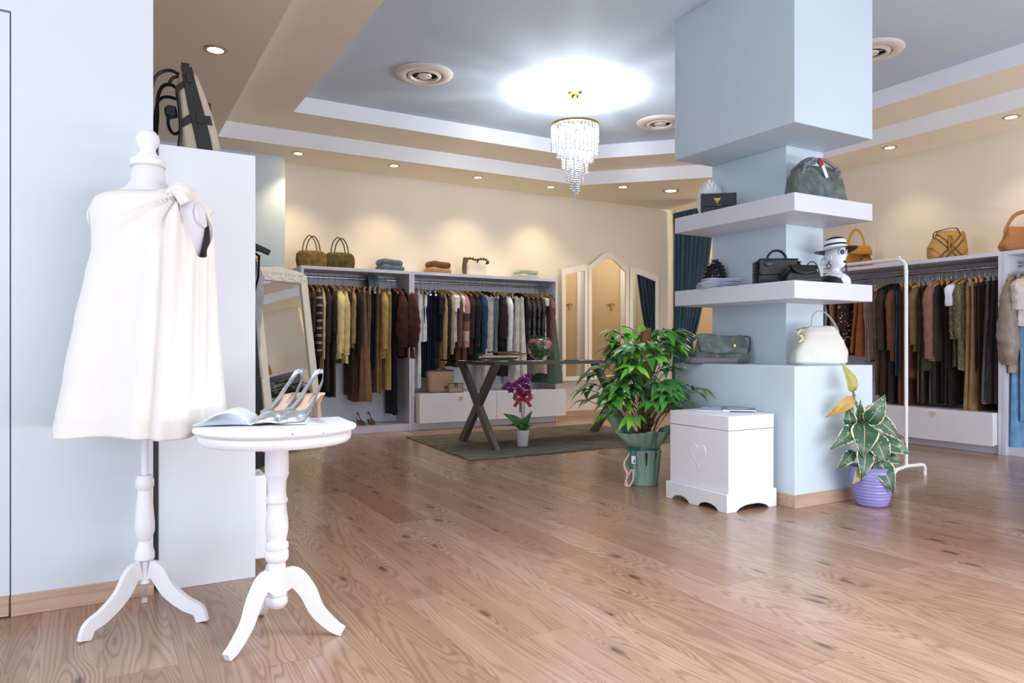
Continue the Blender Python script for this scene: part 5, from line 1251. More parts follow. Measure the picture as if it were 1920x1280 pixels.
for i, lb in enumerate(('bottom folded white t-shirt of the stack on the lower pillar shelf', 'middle folded white t-shirt of the stack on the lower pillar shelf', 'top folded white t-shirt on the lower pillar shelf, before the black vase')):
    folded(lb, 1347+(-3, 2, 4)[i], 0, 0, 1.3075+.0215*i, .29-.012*i, .16, .021, 'c6c9dc', 'plain', 20+i, 2, CAMROT+.12-.05*i, X=3.55, name='folded_t_shirt', grp='folded white t-shirts on the pillar shelf')
# cream bucket bag with chain
x, y, _ = onY(892, 0, 7.58)
b = bagthing('bucket_bag', 'cream bucket bag with a dark brown strap and scarf wrapped handle', (x, y, zt), -.1)
soft(MB(), [(0, .115, .055, .4), (.02, .125, .06, .45), (.12, .125, .06, .5), (.17, .115, .05, .55), (.178, .10, .03, .6)], 40, .004, 2).build('body', mat('cream_leather', 'ddd2c0', .5, var=.03, bump=.1), b)
k = MB(); k.prism([(-.155, 0), (-.10, 0), (-.085, .10), (-.10, .215), (-.15, .22), (-.165, .10)], 0, .05, mtx=Matrix.Translation((0, .03, 0)) @ Matrix.Rotation(pi/2, 4, 'X')); k.build('side_strap', mat('dark_brown_leather', '4a3726', .5, var=.1, bump=.2), b, bevel=.008)
c = catmull([(-.13, 0, .20), (-.06, -.02, .205), (0, -.02, .19), (.06, -.02, .205), (.12, -.02, .20), (.15, -.02, .17), (.12, -.03, .155)], 8)
MB().tube(c, [.013+.006*sin(i*1.4) for i in range(len(c))], 10).build('wrapped_handle', mat('tortoise_brown_scarf', '4f3a18', .4, var=.5, scale=30), b)
MB().sph((.0, -.06, .165), .012, (1, .5, 1), 10).build('clasp', BLK, b)
# beige tote and wallet on the drawer cabinet
CANV = mat('beige_coated_canvas', '9c836b', .55, var=.06, bump=.1, bscale=200); BRL = mat('brown_leather_trim', '4f3020', .45, var=.1)
x, y, _ = onY(824, 0, 7.50)
b = bagthing('tote_bag', 'large beige tote bag with brown trim on the drawer cabinet', (x, y, .4035), .0)
soft(MB(), [(0, .13, .055, .35), (.02, .15, .07, .35), (.14, .165, .07, .35), (.245, .165, .05, .35), (.25, .16, .045, .35)], 40, .004, 9).build('body', CANV, b)
MB().loft([ring(0, .168, .053, z, 40, .35) for z in (.235, .252)]).build('top_trim', BRL, b)
MB().box(.03, .09, -.077, -.070, .05, .07).build('leather_label', BRL, b, bevel=.002)
k = MB()
for yy in (-.045, .045): handle(k, [(-.07, yy, .24), (-.06, yy, .26), (0, yy*.6, .275), (.06, yy, .26), (.07, yy, .24)], .006)
k.build('handle', BRL, b)['kind'] = 'stuff'
x, y, _ = onY(854, 0, 7.36)
b = bagthing('wallet', 'small beige snap wallet with brown trim standing before the tote', (x, y, .4035), .0); b['category'] = 'wallet'
MB().box(-.088, .088, -.014, .014, 0, .108).build('body', CANV, b, bevel=.006)
k = MB().tube([(-.088, -.0145, .004), (.088, -.0145, .004), (.088, -.0145, .104), (-.088, -.0145, .104)], .004, 6, closed=True); k.build('edge_trim', BRL, b)
k = MB(); k.box(-.022, .022, -.019, -.0145, .065, .112); k.build('snap_tab', BRL, b, bevel=.002)
MB().sph((0, -.02, .078), .008, (1, .4, 1), 12).build('snap', CHROME, b)
# backpack on the near unit
x, y = at(366, 2.93)
b = bagthing('backpack', 'canvas and black leather backpack leaning on top of the near white wardrobe', (x+.01, y, 1.695), CAMROT+.40); b['category'] = 'backpack'
BU = 2.9/f
def bq(px, py, dy=0): return V(((px-366)*BU, dy, (281-py)*BU*1.0))
CNV = mat('natural_canvas', 'b7aa99', .85, var=.06, bump=.3, bscale=400)
def slab(poly, y0, y1):
    n = len(poly); mb = MB(); vs = [bq(a, c, y0) for a, c in poly]+[bq(a, c, y1) for a, c in poly]
    mb.add(vs, [list(range(n)), list(range(n, 2*n))[::-1]]+[(i, (i+1) % n, n+(i+1) % n, n+i) for i in range(n)]); return mb
body = [(341, 281), (338, 260), (334, 225), (333, 190), (330, 150), (333, 128), (345, 116), (362, 116), (376, 150), (390, 190), (401, 230), (410, 281)]
slab(body, 0, .24).build('canvas_body', CNV, b, bevel=.018)
slab([(336, 110), (356, 110), (363, 142), (376, 190), (388, 240), (396, 282), (369, 282), (361, 240), (350, 190), (343, 150)], -.006, .0).build('leather_side_strip', BLACKL, b, bevel=.002)
slab([(337, 103), (351, 103), (352, 112), (338, 112)], -.004, .02).build('top_tab', BLACKL, b, bevel=.002)
for a in ((344, 126, 358, 140), (361, 196, 379, 215), (372, 274, 392, 284)):
    slab([(a[0], a[1]), (a[2]-3, a[1]-1), (a[2], a[3]-1), (a[0]+4, a[3]+1)], -.011, -.004).build('strap_loop', BLACKL, b, bevel=.002)
slab([(337, 211), (350, 200), (388, 198), (392, 216), (356, 214), (340, 225)], -.004, .243).build('leather_belt', BLACKL, b, bevel=.002)
slab([(326, 150), (342, 136), (345, 148), (330, 160)], -.003, .243).build('leather_belt', BLACKL, b, bevel=.002)
def strp(pts, w=.018, th=.006, nm='shoulder_strap', dy=.05):
    c = catmull([bq(p[0], p[1], p[2] if len(p) > 2 else dy) for p in pts], 6); MB().tube(c, [(w, max(th, .0065))]*len(c), 8, up=(0, 1, 0)).build(nm, BLACKL, b)
strp([(333, 118), (318, 113), (303, 118), (292, 130), (286, 150)], .01)
strp([(332, 122), (322, 127), (316, 137)], .008)
strp([(330, 146), (318, 140), (304, 146), (296, 170), (296, 205), (293, 250), (292, 262)], .014, .004)
strp([(326, 150), (312, 148), (300, 152), (292, 166), (288, 200), (289, 240), (292, 262)], .012, .003, dy=.16)
strp([(330, 160), (334, 190), (336, 225), (334, 255), (331, 272)], .007, .003, dy=.0)
strp([(336, 228), (325, 234), (317, 226), (314, 210), (318, 196), (322, 190)], .011, .003, dy=.04)
slab([(307, 188), (314, 181), (328, 182), (331, 200), (316, 205), (309, 200)], .03, .07).build('buckle_block', BLACKL, b, bevel=.006)
strp([(378, 160), (387, 164), (386, 176), (390, 210), (397, 240), (401, 252)], .012, .004, dy=.12)
slab([(376, 159), (390, 162), (389, 176), (380, 178)], .08, .14).build('buckle_block', BLACKL, b, bevel=.005)
# green suede tote on top pillar shelf
GS = fab('5f6764', 'suede')
x, y, _ = onY(1529, 0, 2.95)
b = bagthing('suede_tote', 'grey green suede tote with knotted handles on the upper pillar shelf', (x, y, 1.8115), -.16)
soft(MB(), [(0, .19, .075, .4), (.02, .205, .085, .45), (.08, .20, .082, .5), (.15, .186, .065, .5), (.20, .160, .040, .55), (.225, .125, .018, .7), (.235, .11, .008, .8)], 56, .010, 4, ws=11).build('body', GS, b)
HN = mat('grey_leather_handle', '75757c', .45, var=.12, bump=.3)
for s in (-1, 1):
    k = MB(); handle(k, [(-.14, s*.04, .16), (-.13, s*.045, .20), (-.10, s*.045, .235), (-.03, s*.04, .262+.02*(s > 0)), (.04, s*.035, .265+.02*(s > 0)), (.10, s*.04, .235), (.135, s*.045, .19), (.135, s*.05, .15)], .011)
    for p in ((-.12, s*.048, .205), (-.065, s*.048, .25), (.125, s*.048, .20)): k.tube([V(p)+V((.016*cos(a), .012*sin(a*2), .016*sin(a))) for a in [2*pi*i/14 for i in range(14)]], .009, 8, closed=True)
    k.build('knotted_handle', HN, b)
k = MB(); handle(k, [(-.02, -.05, .268), (-.005, -.062, .24), (-.012, -.064, .215), (-.03, -.06, .235), (-.022, -.055, .262)], .0045); k.sph((-.02, -.055, .245), .010, n=8).build('red_cord', mat('red_cord', 'a8152a', .6), b)
MB().obox(Matrix.Translation((.006, -.072, .185)) @ Matrix.Rotation(-.45, 4, 'Y'), .022, .002, .08).build('swing_tag', mat('white_card_tag', 'dfe2ec', .5), b)
# clutch with gold triangle
x, y, _ = onX(1347, 0, 3.53)
b = bagthing('clutch_bag', 'black croc embossed clutch with a gold triangle emblem, upper pillar shelf', (x, y, 1.8115), CAMROT-.18)
CROC = mat('black_croc_leather', '111014', .3, var=.2, bump=.25, bscale=120)
MB().box(-.113, .113, -.022, .022, 0, .045).build('body', CROC, b, bevel=.004)
MB().box(-.113, .113, -.024, .024, .035, .122).build('flap', CROC, b, bevel=.004)
TR = Matrix.Translation((-.01, -.0245, .075)) @ Matrix.Rotation(pi/2, 4, 'X')
q = MB().prism([(-.022, .014), (0, -.022), (.022, .014)], 0, .003, mtx=TR).build('triangle_emblem', GOLD, b)
k = MB().prism([(-.011, .008), (-.007, .008), (0, -.008), (.007, .008), (.011, .008), (.002, -.013), (-.002, -.013)], .003, .0038, mtx=TR); k.build('emblem_letter', BLK, q)
k = MB()
for i in range(3): k.box(-.012+i*.010, -.006+i*.010, -.0248, -.0243, .040, .046)
k.build('brand_lettering', mat('dull_silver_print', '8a8a90', .4), b)
# artichoke vases
def artichoke(label, loc, r, h, m, rows, n0, sp):
    t = thing('artichoke_ornament', label, 'ornament', loc, 0)
    MB().lathe([(.001, 0), (r*.45, 0), (r*.6, h*.05), (r*.86, h*.25), (r*.94, h*.45), (r*.76, h*.70), (r*.36, h*.9), (.001, h*.97)], 32).build('core', m, t)
    k = MB()
    for j in range(rows):
        q = (j+.4)/rows; z = h*(.06+.92*q); rr = interp([(0, r*.6), (h*.25, r*.9), (h*.45, r*.95), (h*.70, r*.78), (h*.88, r*.42), (h*.97, r*.08)], z); n = max(5, int(n0*rr/r))
        for i in range(n):
            a = 2*pi*(i+.5*(j % 2))/n; s = 2*pi*rr/n*.95; d = V((cos(a), sin(a), 0)); tt = V((-sin(a), cos(a), 0))
            b0 = d*(rr*.93)+V((0, 0, z-h*.05)); tp = d*(rr*1.05)+V((0, 0, z+h*.035)); 
            k.add([b0-tt*s*.5, b0+tt*s*.5, b0+d*rr*.10+V((0, 0, h*.02)), tp-tt*s*.34, tp+tt*s*.34, tp+V((0, 0, h*.016))+d*rr*.02, d*rr*.85+V((0, 0, z+h*.05))],
                  [(0, 2, 3), (2, 1, 4), (3, 2, 4), (3, 4, 5), (0, 3, 6), (3, 5, 6), (5, 4, 6), (4, 1, 6)])
    k.build('scales', m, t, smooth=False)
x, y, _ = onX(1331, 0, 3.64); artichoke('white ceramic artichoke ornament on the upper pillar shelf, behind the clutch', (x, y, 1.8115), .09, .27, mat('white_glazed_ceramic', 'e2e2e4', .2, var=.02), 13, 22, 1)
x, y, _ = onX(1340, 0, 3.71); artichoke('black glossy pinecone ornament on the lower pillar shelf', (x, y, 1.3075), .08, .235, mat('black_glazed_ceramic', '0c0c0f', .12, var=.1), 9, 13, 1)
# whipstitched black bag
x, y, _ = onX(1456, 0, 3.60)
b = bagthing('leather_handbag', 'black leather handbag with whipstitched edges and top handle, lower pillar shelf', (x, y, 1.3075), CAMROT-.02)
soft(MB(), [(0, .125, .04, .3), (.015, .13, .045, .3), (.10, .125, .04, .35), (.14, .12, .025, .4), (.15, .115, .018, .5)], 48, .003, 6).build('body', BLACKL, b)
MB().grid(lambda u, v: V((-.118+.236*u, -.047+.012*v-.003*sin(pi*u), .055+.10*v)), 16, 8).build('flap', BLACKL, b, solid=.004)
k = MB()
for i in range(9): k.tube([V((-.13+.004*cos(a), .045*sin(a)-.0, .012+.015*i+.004*cos(a))) for a in [2*pi*q/12 for q in range(12)]], .0055, 6, closed=True); k.tube([V((.128+.004*cos(a), .045*sin(a), .012+.015*i+.004*cos(a))) for a in [2*pi*q/12 for q in range(12)]], .0055, 6, closed=True)
for i in range(14): k.tube([(-.12+i*.0178, -.048, .004), (-.112+i*.0178, -.053, .016), (-.104+i*.0178, -.048, .026)], .0048, 6)
k.build('whipstitch_lacing', BLACKL, b)
c = catmull([(-.05, 0, .14), (-.055, 0, .17), (-.03, 0, .20), (0, 0, .208), (.03, 0, .20), (.055, 0, .17), (.05, 0, .14)], 6)
MB().tube(c, [(.014, .007)]*len(c), 8, up=(0, 1, 0)).build('top_handle', BLACKL, b)
MB().sph((-.062, -.052, .125), .028, (1, .12, .62), 16).build('leather_charm', BLACKL, b)
x, y, _ = onY(1503, 0, 2.90)
b = bagthing('leather_pouch', 'small black leather pouch with a thin strap, beside the whipstitched bag', (x, y, 1.3075), CAMROT+.05)
soft(MB(), [(0, .11, .035, .4), (.015, .12, .045, .45), (.05, .105, .04, .5), (.09, .082, .02, .6), (.105, .08, .010, .6)], 40, .004, 7).build('body', BLACKL, b)
k = MB(); k.grid(lambda u, v: V((-.078+.156*u, -.012-.034*v**.8-.002, .107-.055*v*(.35+.65*sin(pi*u)**.6))), 18, 8); k.build('flap', BLACKL, b, solid=.003)
k = MB(); handle(k, [(-.10, 0, .06), (-.135, -.01, .09), (-.125, -.02, .045), (-.09, -.03, .09)], .003); handle(k, [(.03, 0, .10), (.05, 0, .125), (.08, 0, .125), (.10, 0, .095), (.112, 0, .05)], .0035); k.build('strap', BLACKL, b)['kind'] = 'stuff'
# messenger bag on the pedestal
x, y, _ = onX(1352, 0, 3.60)
b = bagthing('messenger_bag', 'slouchy grey green suede messenger bag on the pedestal', (x, y, .8115), CAMROT-.12)
soft(MB(), [(0, .165, .06, .4), (.015, .18, .07, .4), (.09, .17, .06, .45), (.16, .155, .04, .5), (.185, .14, .02, .6)], 50, .008, 3, ws=9).build('body', GS, b)
k = MB().grid(lambda u, v: V((-.165+.30*u+.02*v, -.02-.055*min(1, v*1.3)+.004*sin(u*9), .195-.145*v*(.75+.35*u-.25*u*u)+.006*sin(u*7+v*3)-.01*(1-v)*u)), 26, 14); k.build('flap', GS, b, solid=.006)
k = MB(); c = catmull([(.15, 0, .18), (.19, .02, .17), (.185, .0, .10), (.165, -.05, .06)], 6); k.tube(c, [(.02, .004)]*len(c), 8, up=(0, 1, 0)); k.build('side_strap', GS, b)
k = MB(); c = catmull([(-.24, -.04, .025), (-.19, -.075, .02), (-.08, -.09, .018), (.02, -.088, .018), (.09, -.08, .02)], 6); k.tube(c, [(.024, .012)]*len(c), 10, up=(0, 0, 1)); k.build('shoulder_strap', mat('grey_leather_strap', '66666b', .5, var=.1, bump=.2), b)
MB().lathe([(.003, 0), (.008, 0), (.008, .003), (.003, .003)], 16, mtx=Matrix.Translation((.075, -.077, .12)) @ Matrix.Rotation(pi/2, 4, 'X'), caps=False).build('eyelet', GOLD, b)
k = MB(); k.sph((.165, -.0, .185), .010, n=8); k.build('strap_ring', CHROME, b)
# white hobo on the pedestal
WL = mat('ivory_leather', 'd3d0c8', .42, var=.03, bump=.12, bscale=80)
x, y, _ = onY(1534, 0, 2.95)
b = bagthing('hobo_bag', 'ivory leather hobo bag with shoulder strap on the pedestal', (x, y, .8115), CAMROT+.02)
k = soft(MB(), [(0, .155, .06, .5), (.015, .172, .075, .5), (.07, .170, .078, .55), (.14, .140, .065, .6), (.20, .11, .045, .65), (.235, .085, .022, .7), (.242, .07, .01, .8)], 60, .008, 8, ws=8)
for i, p in enumerate(k.v):
    a = atan2(p.y, p.x); k.v[i] = p+V((cos(a), sin(a), 0))*.004*sin(a*9+p.z*30)*(1-p.z/.25)+V((.02*(p.z/.24), 0, 0))
k.build('body', WL, b)
k = MB().tube([(x_*.9, 0, .236+.004*sin(x_*30)) for x_ in [-.075+.19*i/14 for i in range(15)]], .004, 6); k.build('zip', WL, b)
c = catmull([(-.12, -.02, .17), (-.09, -.02, .215), (-.05, -.01, .24), (-.035, 0, .30), (.0, 0, .335), (.05, .0, .32), (.10, 0, .26), (.125, .0, .205)], 7)
MB().tube(c, [(.007+.013*max(0, i/len(c)-.45)*1.8, .0035) for i in range(len(c))], 8, up=(0, 1, 0)).build('shoulder_strap', WL, b)
k = MB(); k.tube([(-.15, -.03, .215), (-.11, -.03, .228), (-.08, -.03, .23)], .004, 8); k.sph((-.13, -.05, .18), .014, (1, .5, 1), 10); k.tube([(-.13, -.05, .17), (-.11, -.06, .15)], .004, 6); k.build('gold_clasp', GOLD, b)
k = MB(); k.tube(catmull([(-.12, -.03, .22), (-.145, -.04, .19), (-.12, -.055, .165), (-.145, -.06, .14)], 5), .006, 8); k.build('leather_tassel', WL, b)
# ---- right wardrobe top
ZR = 1.7355
MUS = mat('mustard_leather', 'a8741c', .5, var=.12, bump=.15)
x, y, _ = onX(1604, 0, 6.84)
b = bagthing('flap_handbag', 'mustard yellow flap handbag with a tall arched handle', (x, y, ZR), CAMROT+.25)
soft(MB(), [(0, .14, .05, .3), (.01, .15, .055, .3), (.15, .155, .05, .35), (.225, .15, .035, .4), (.235, .145, .03, .5)], 40, .005, 5).build('body', MUS, b)
MB().grid(lambda u, v: V((-.15+.30*u, -.03-.035*min(1, v*1.5), .238-.10*v)), 14, 8).build('flap', MUS, b, solid=.006)
c = catmull([(-.09, 0, .20), (-.085, 0, .28), (-.04, 0, .385), (.02, 0, .41), (.07, 0, .37), (.105, 0, .28), (.11, 0, .21)], 7)
MB().tube(c, [(.006, .014)]*len(c), 8, up=(0, 1, 0)).build('arched_handle', MUS, b)
x, y, _ = onX(1621, 0, 6.74)
b = bagthing('drawstring_pouch', 'small orange pouch with black drawstring beside the mustard bag', (x, y, ZR), CAMROT+.5)
soft(MB(), [(0, .08, .04, .5), (.015, .092, .05, .5), (.05, .08, .04, .6), (.085, .05, .02, .8)], 30, .006, 6).build('body', mat('burnt_orange_leather', 'a04c1c', .5, var=.1), b)
k = MB()
for i in range(4): k.tube([V((-.05+.03*i+.03*cos(a), -.01, .09+.028*sin(a)+.004*i)) for a in [2*pi*q/16 for q in range(16)]], .004, 6, closed=True)
handle(k, [(-.09, -.02, .06), (-.04, -.03, .1), (.02, -.03, .11), (.09, -.02, .06)], .004); k.build('black_drawstring', BLK, b)['kind'] = 'stuff'
# check backpack
t = NT('beige_check_canvas'); co_ = t.obj(); s = t.n('ShaderNodeSeparateXYZ', Vector=co_)
u1 = t.math('ADD', s.outputs[0], t.math('SUBTRACT', s.outputs[2], .09)); u2 = t.math('SUBTRACT', s.outputs[0], t.math('SUBTRACT', s.outputs[2], .09))
def band(u, a, bb): 
    v = t.math('ABSOLUTE', t.math('SUBTRACT', u, a)); return t.math('LESS_THAN', v, bb)
bands = t.math('MAXIMUM', t.math('MAXIMUM', band(u1, -.028, .012), band(u1, .032, .012)), t.math('MAXIMUM', band(u2, -.028, .012), band(u2, .032, .012)))
redb = t.math('MAXIMUM', band(u2, .16, .008), band(u1, -.16, .008))
c_ = t.mix(bands, lin('a98548'), lin('5a4428')); c_ = t.mix(redb, c_, lin('a34a2a')); t.set(t.b.inputs['Base Color'], c_); t.b.inputs['Roughness'].default_value = .65; CHK = t.m
x, y, _ = onX(1776, 0, 6.84)
b = bagthing('check_backpack', 'beige and brown check drawstring backpack on the right wardrobe', (x, y, ZR), CAMROT-.05); b['category'] = 'backpack'
soft(MB(), [(0, .155, .06, .5), (.02, .172, .075, .5), (.10, .170, .075, .55), (.17, .145, .06, .6), (.22, .11, .045, .7), (.25, .09, .035, .8), (.262, .095, .04, .8)], 60, .008, 11, ws=12).build('body', CHK, b)
c = catmull([(-.13, 0, .20), (-.12, -.01, .25), (-.04, -.01, .275), (.06, -.01, .29), (.10, 0, .27), (.13, .0, .18), (.15, 0, .06)], 7); MB().tube(c, [(.010, .004)]*len(c), 8, up=(0, 1, 0)).build('leather_handle', BRL, b)
k = MB(); handle(k, [(-.005, -.055, .215), (-.03, -.085, .15), (-.03, -.09, .08), (-.028, -.09, .05)], .006); handle(k, [(.005, -.055, .215), (.012, -.085, .17), (.0, -.088, .11)], .006); k.sph((.0, -.06, .215), .014, (1.4, .6, 1), 10); k.sph((.0, -.086, .095), .008, n=8); k.build('drawstring', MUS, b)['kind'] = 'stuff'
soft(MB(), [(0, .03, .03, .4), (.02, .035, .035, .4), (.10, .035, .03, .4), (.20, .02, .02, .5), (.22, .01, .01, .6)], 20, .003, 12).xf(Matrix.Translation((.17, .06, .05))).build('yellow_side_strap', MUS, b)
# tan shoulder bag at the right edge
TAN = mat('tan_leather', 'a26a38', .5, var=.08, bump=.12)
x, y, _ = onX(1918, 0, 6.86)
b = bagthing('shoulder_bag', 'tan leather shoulder bag with a wide strap at the right edge', (x, y, ZR), CAMROT+.1)
k = soft(MB(), [(0, .15, .05, .4), (.01, .19, .07, .45), (.04, .205, .078, .5), (.13, .165, .06, .55), (.20, .14, .035, .6), (.212, .13, .02, .7)], 48, .005, 13); k.build('body', TAN, b)
MB().tube([(-.12+.24*i/12, 0, .213) for i in range(13)], .004, 6).build('zip', BRL, b)
c = catmull([(-.165, 0, .15), (-.16, 0, .19), (-.10, 0, .29), (-.03, 0, .335), (.05, 0, .34), (.13, 0, .27), (.16, 0, .18)], 6); MB().tube(c, [(.004, .017)]*len(c), 8, up=(0, 1, 0)).build('wide_strap', TAN, b)
MB().tube([V((-.16+.014*cos(a), -.01, .165+.014*sin(a))) for a in [2*pi*q/14 for q in range(14)]], .0025, 6, closed=True).build('strap_ring', GOLD, b)
# ================================================================ CERAMIC HEAD WITH HAT
x, y, _ = onY(1567, 0, 2.95)
WC = mat('white_matte_ceramic', 'e4e6ee', .35, var=.01); BC = mat('black_matte_ceramic', '17171b', .45, var=.05)
hd = thing('lady_head_ornament', 'black and white ceramic lady bust in striped hat and round sunglasses', 'ornament', (x, y, 1.3075), CAMROT-1.0)
hU = 4.55/f
def hz(y): return (528-y)*hU
# local x = face direction (to the right), z up, y = away from the camera
prof_f = [(hz(512), .0), (hz(505), .014), (hz(499), .022), (hz(496), .024), (hz(492), .052), (hz(489), .060), (hz(486), .061), (hz(484), .057), (hz(481), .062), (hz(479), .064), (hz(477), .061), (hz(474), .066), (hz(471), .064), (hz(466), .059), (hz(462), .060), (hz(455), .060), (hz(448), .05)]
prof_b = [(hz(512), -.048), (hz(505), -.038), (hz(496), -.036), (hz(488), -.048), (hz(480), -.062), (hz(470), -.068), (hz(460), -.068), (hz(450), -.058)]
prof_w = [(hz(512), .036), (hz(505), .027), (hz(498), .026), (hz(493), .029), (hz(488), .034), (hz(480), .042), (hz(470), .048), (hz(460), .050), (hz(450), .044)]
rings = []
for j in range(60):
    z = hz(512)+(hz(449)-hz(512))*j/59; a, b0, w = interp(prof_f, z), interp(prof_b, z), interp(prof_w, z); cxx = (a+b0)/2; rg = []
    for i in range(48):
        th = 2*pi*i/48; c, s_ = cos(th), sin(th); xx = cxx+(a-b0)/2*c; yy = w*se(s_, .9)
        if c > .75 and z > hz(494): yy *= 1-.12*(c-.75)/.25
        nose = math.exp(-((z-hz(476))/.008)**2)*math.exp(-(s_/.16)**2)*(c > 0)*.012
        lip = math.exp(-((z-hz(482))/.004)**2)*math.exp(-(s_/.3)**2)*(c > 0)*.003
        rg.append(V((xx+nose+lip, yy, z)))
    rings.append(rg)
MB().loft(rings).build('face', WC, hd)
k = MB(); k.sph((-.078, -.005, hz(480)), .022, (1, 1, 1.1), 14).sph((-.088, -.012, hz(484)), .014, n=12).sph((-.09, .0, hz(476)), .012, n=12); k.build('hair_bun', WC, hd)
k = MB(); k.tube([V((-.008+.010*cos(a), -.050, hz(474)+.016*sin(a))) for a in [2*pi*q/14 for q in range(14)]], .004, 8, closed=True); k.build('ear', WC, hd)
k = MB(); k.tube([(-.012, -.052, hz(481)), (-.012, -.054, hz(487))], .0035, 8); k.tube([V((-.012+.015*cos(a), -.056, hz(490)-.004+.015*sin(a))) for a in [2*pi*q/24 for q in range(24)]], .0026, 8, closed=True); k.build('hoop_earring', BC, hd)
k = MB(); k.tube([(.042, .045, hz(488)), (.044, .047, hz(500))], .006, 8); k.build('drop_earring', BC, hd)
LN = mat('black_sunglass_lens', '0a0a0c', .15)
for s in (-1, 1):
    m = Matrix.Translation((.056, s*.0245, hz(466))) @ Matrix.Rotation(s*-.45-(0), 4, 'Z').inverted().to_4x4() @ Matrix.Rotation(pi/2, 4, 'Y')
    MB().lathe([(.001, 0), (.017, 0), (.017, .006), (.001, .007)], 28, mtx=m).build('dark_lens', LN, hd)
    MB().lathe([(.0165, -.001), (.0205, -.001), (.0205, .007), (.0165, .007), (.0165, -.001)], 28, mtx=m, caps=False).build('lens_rim', WC, hd)
k = MB(); k.sph((.062, 0, hz(482.5)), .011, (.45, 1.15, .42), 12).sph((.061, 0, hz(484.5)), .009, (.45, 1.0, .4), 12); k.build('dark_lips', BC, hd)
# neck and shoulders
def bust_ring(z, a, b0, w, n=48, cx_=0): return [V((cx_+(a-b0)/2*cos(2*pi*i/n), w*se(sin(2*pi*i/n), .85), z)) for i in range(n)]
bt = [(0, .092, -.10, .062), (hz(522), .094, -.104, .066), (hz(515), .088, -.102, .068), (hz(510), .076, -.096, .062), (hz(506), .058, -.074, .05), (hz(503), .040, -.054, .038), (hz(500), .03, -.044, .034)]
MB().loft([[V(((a+b0)/2+(a-b0)/2*cos(2*pi*i/48), w*se(sin(2*pi*i/48), .85), z)) for i in range(48)] for z, a, b0, w in bt]).build('shoulders', WC, hd)
bt2 = [(.0008, .090, -.1045, .066), (hz(522), .091, -.1085, .071), (hz(515), .084, -.106, .073), (hz(511), .070, -.10, .067), (hz(508.5), .058, -.090, .058), (hz(507.5), .050, -.078, .050)]
MB().loft([[V(((a+b0)/2+(a-b0)/2*cos(2*pi*i/48), w*se(sin(2*pi*i/48), .85), z)) for i in range(48)] for z, a, b0, w in bt2]).build('black_dress', BC, hd)
k = MB()
for z, xx, yy in ((hz(514), .072, -.042), (hz(521), .078, -.045)): k.sph((xx, yy, z), .0075, (1, 1, .8), 10)
k.build('pearl_button', WC, hd)['kind'] = 'stuff'
# hat
ht_ = Matrix.Translation((.0, 0, hz(459))) @ Matrix.Rotation(radians(-6), 4, 'Y')
BWm = [WC, BC]
k = MB(); cr = [(.068, 0), (.069, .006), (.0695, .013), (.068, .022), (.067, .034), (.065, .046), (.061, .058), (.050, .070), (.026, .078), (.001, .079)]
for (a, z), (b_, z2), mi in zip(cr, cr[1:], (1, 0, 0, 1, 0, 0, 1, 1, 1)): k.lathe([(a, z), (b_, z2)], 48, m=mi, mtx=ht_, caps=False)
k.build('striped_crown', BWm, hd, ang=60)
k = MB(); k.grid(lambda u, v: ht_ @ V(((.066+.064*v)*cos(2*pi*u), (.066+.056*v)*sin(2*pi*u), .004+.004*sin(2*2*pi*u)*v-.020*v**1.4+.014*v*v*abs(cos(2*pi*u)))), 64, 8); k.build('brim_top', WC, hd, ang=180)
k = MB(); k.grid(lambda u, v: ht_ @ V(((.066+.0635*v)*cos(2*pi*u), (.066+.0555*v)*sin(2*pi*u), .001+.004*sin(2*2*pi*u)*v-.020*v**1.4+.014*v*v*abs(cos(2*pi*u)))), 64, 8); k.build('brim_underside', BC, hd, ang=180)
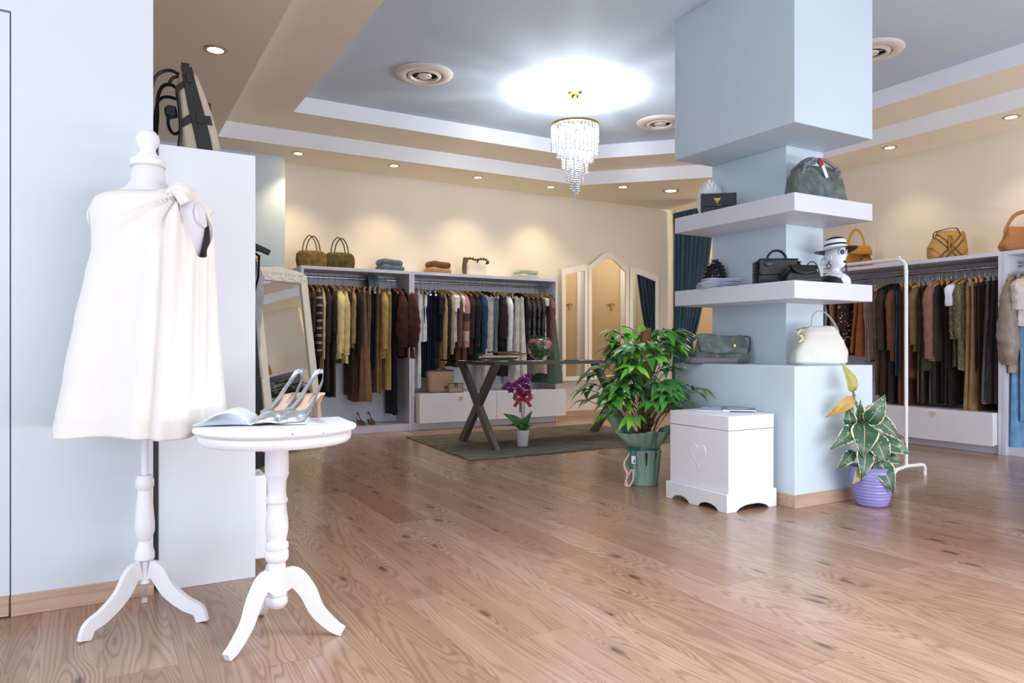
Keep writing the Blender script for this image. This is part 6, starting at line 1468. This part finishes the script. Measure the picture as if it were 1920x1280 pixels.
# ================================================================ LIGHT AND CAMERA
w = bpy.data.worlds.new('World'); bpy.context.scene.world = w; w.use_nodes = True
w.node_tree.nodes['Background'].inputs[0].default_value = (.62, .78, 1, 1); w.node_tree.nodes['Background'].inputs[1].default_value = .6
def area(name, loc, rot, sx, sy, e, col):
    l = bpy.data.lights.new(name, 'AREA'); l.shape = 'RECTANGLE'; l.size = sx; l.size_y = sy; l.energy = e; l.color = col
    o = bpy.data.objects.new(name, l); C.objects.link(o); o.location = loc; o.rotation_euler = rot; return o
DAY = (.78, .86, 1)
area('daylight_front', (5.0, -2.55, 1.5), (radians(90), 0, 0), 6.6, 2.7, 84, DAY)
area('daylight_left', (-3.05, .3, 1.5), (radians(90), 0, radians(-90)), 5.2, 2.7, 95, DAY)
area('ceiling_uplight_fill', (4.4, -2.45, .35), (radians(128), 0, 0), 8, .7, 140, (.95, .95, 1))  # added upward fill that lifts the dark ceiling; no pavement is built
o = area('near_floor_fill', (1.7, .8, Z3-.03), (0, 0, 0), 1.5, 1.5, 78, (.84, .92, 1)); o.data.spread = radians(120)  # added fill above the camera, out of view, brightens the near floor
l = bpy.data.lights.new('fitting_room_lamp', 'POINT'); l.energy = 26; l.color = (1, .86, .68); l.shadow_soft_size = .12
o = bpy.data.objects.new('fitting_room_lamp', l); C.objects.link(o); o.location = (7.85, 6.5, 2.6)
cam = bpy.data.cameras.new('camera'); co = bpy.data.objects.new('camera', cam); C.objects.link(co)
cam.sensor_width = 36; cam.lens = f/1920*36; cam.shift_y = (HY-640)/1920; cam.clip_start = .05; cam.clip_end = 100
co.location = (0, 0, H); co.rotation_euler = (radians(90), 0, CAMROT)
sc = bpy.context.scene; sc.camera = co
sc.view_settings.view_transform = 'Standard'; sc.view_settings.look = 'None'; sc.view_settings.gamma = 1; sc.view_settings.exposure = EXPO
sc.view_settings.use_curve_mapping = False
sc.cycles.max_bounces = 8; sc.cycles.diffuse_bounces = 6; sc.cycles.glossy_bounces = 4; sc.cycles.transmission_bounces = 6
sc.cycles.sample_clamp_indirect = 6; sc.cycles.caustics_reflective = False; sc.cycles.caustics_refractive = False
sc.cycles.use_denoising = True
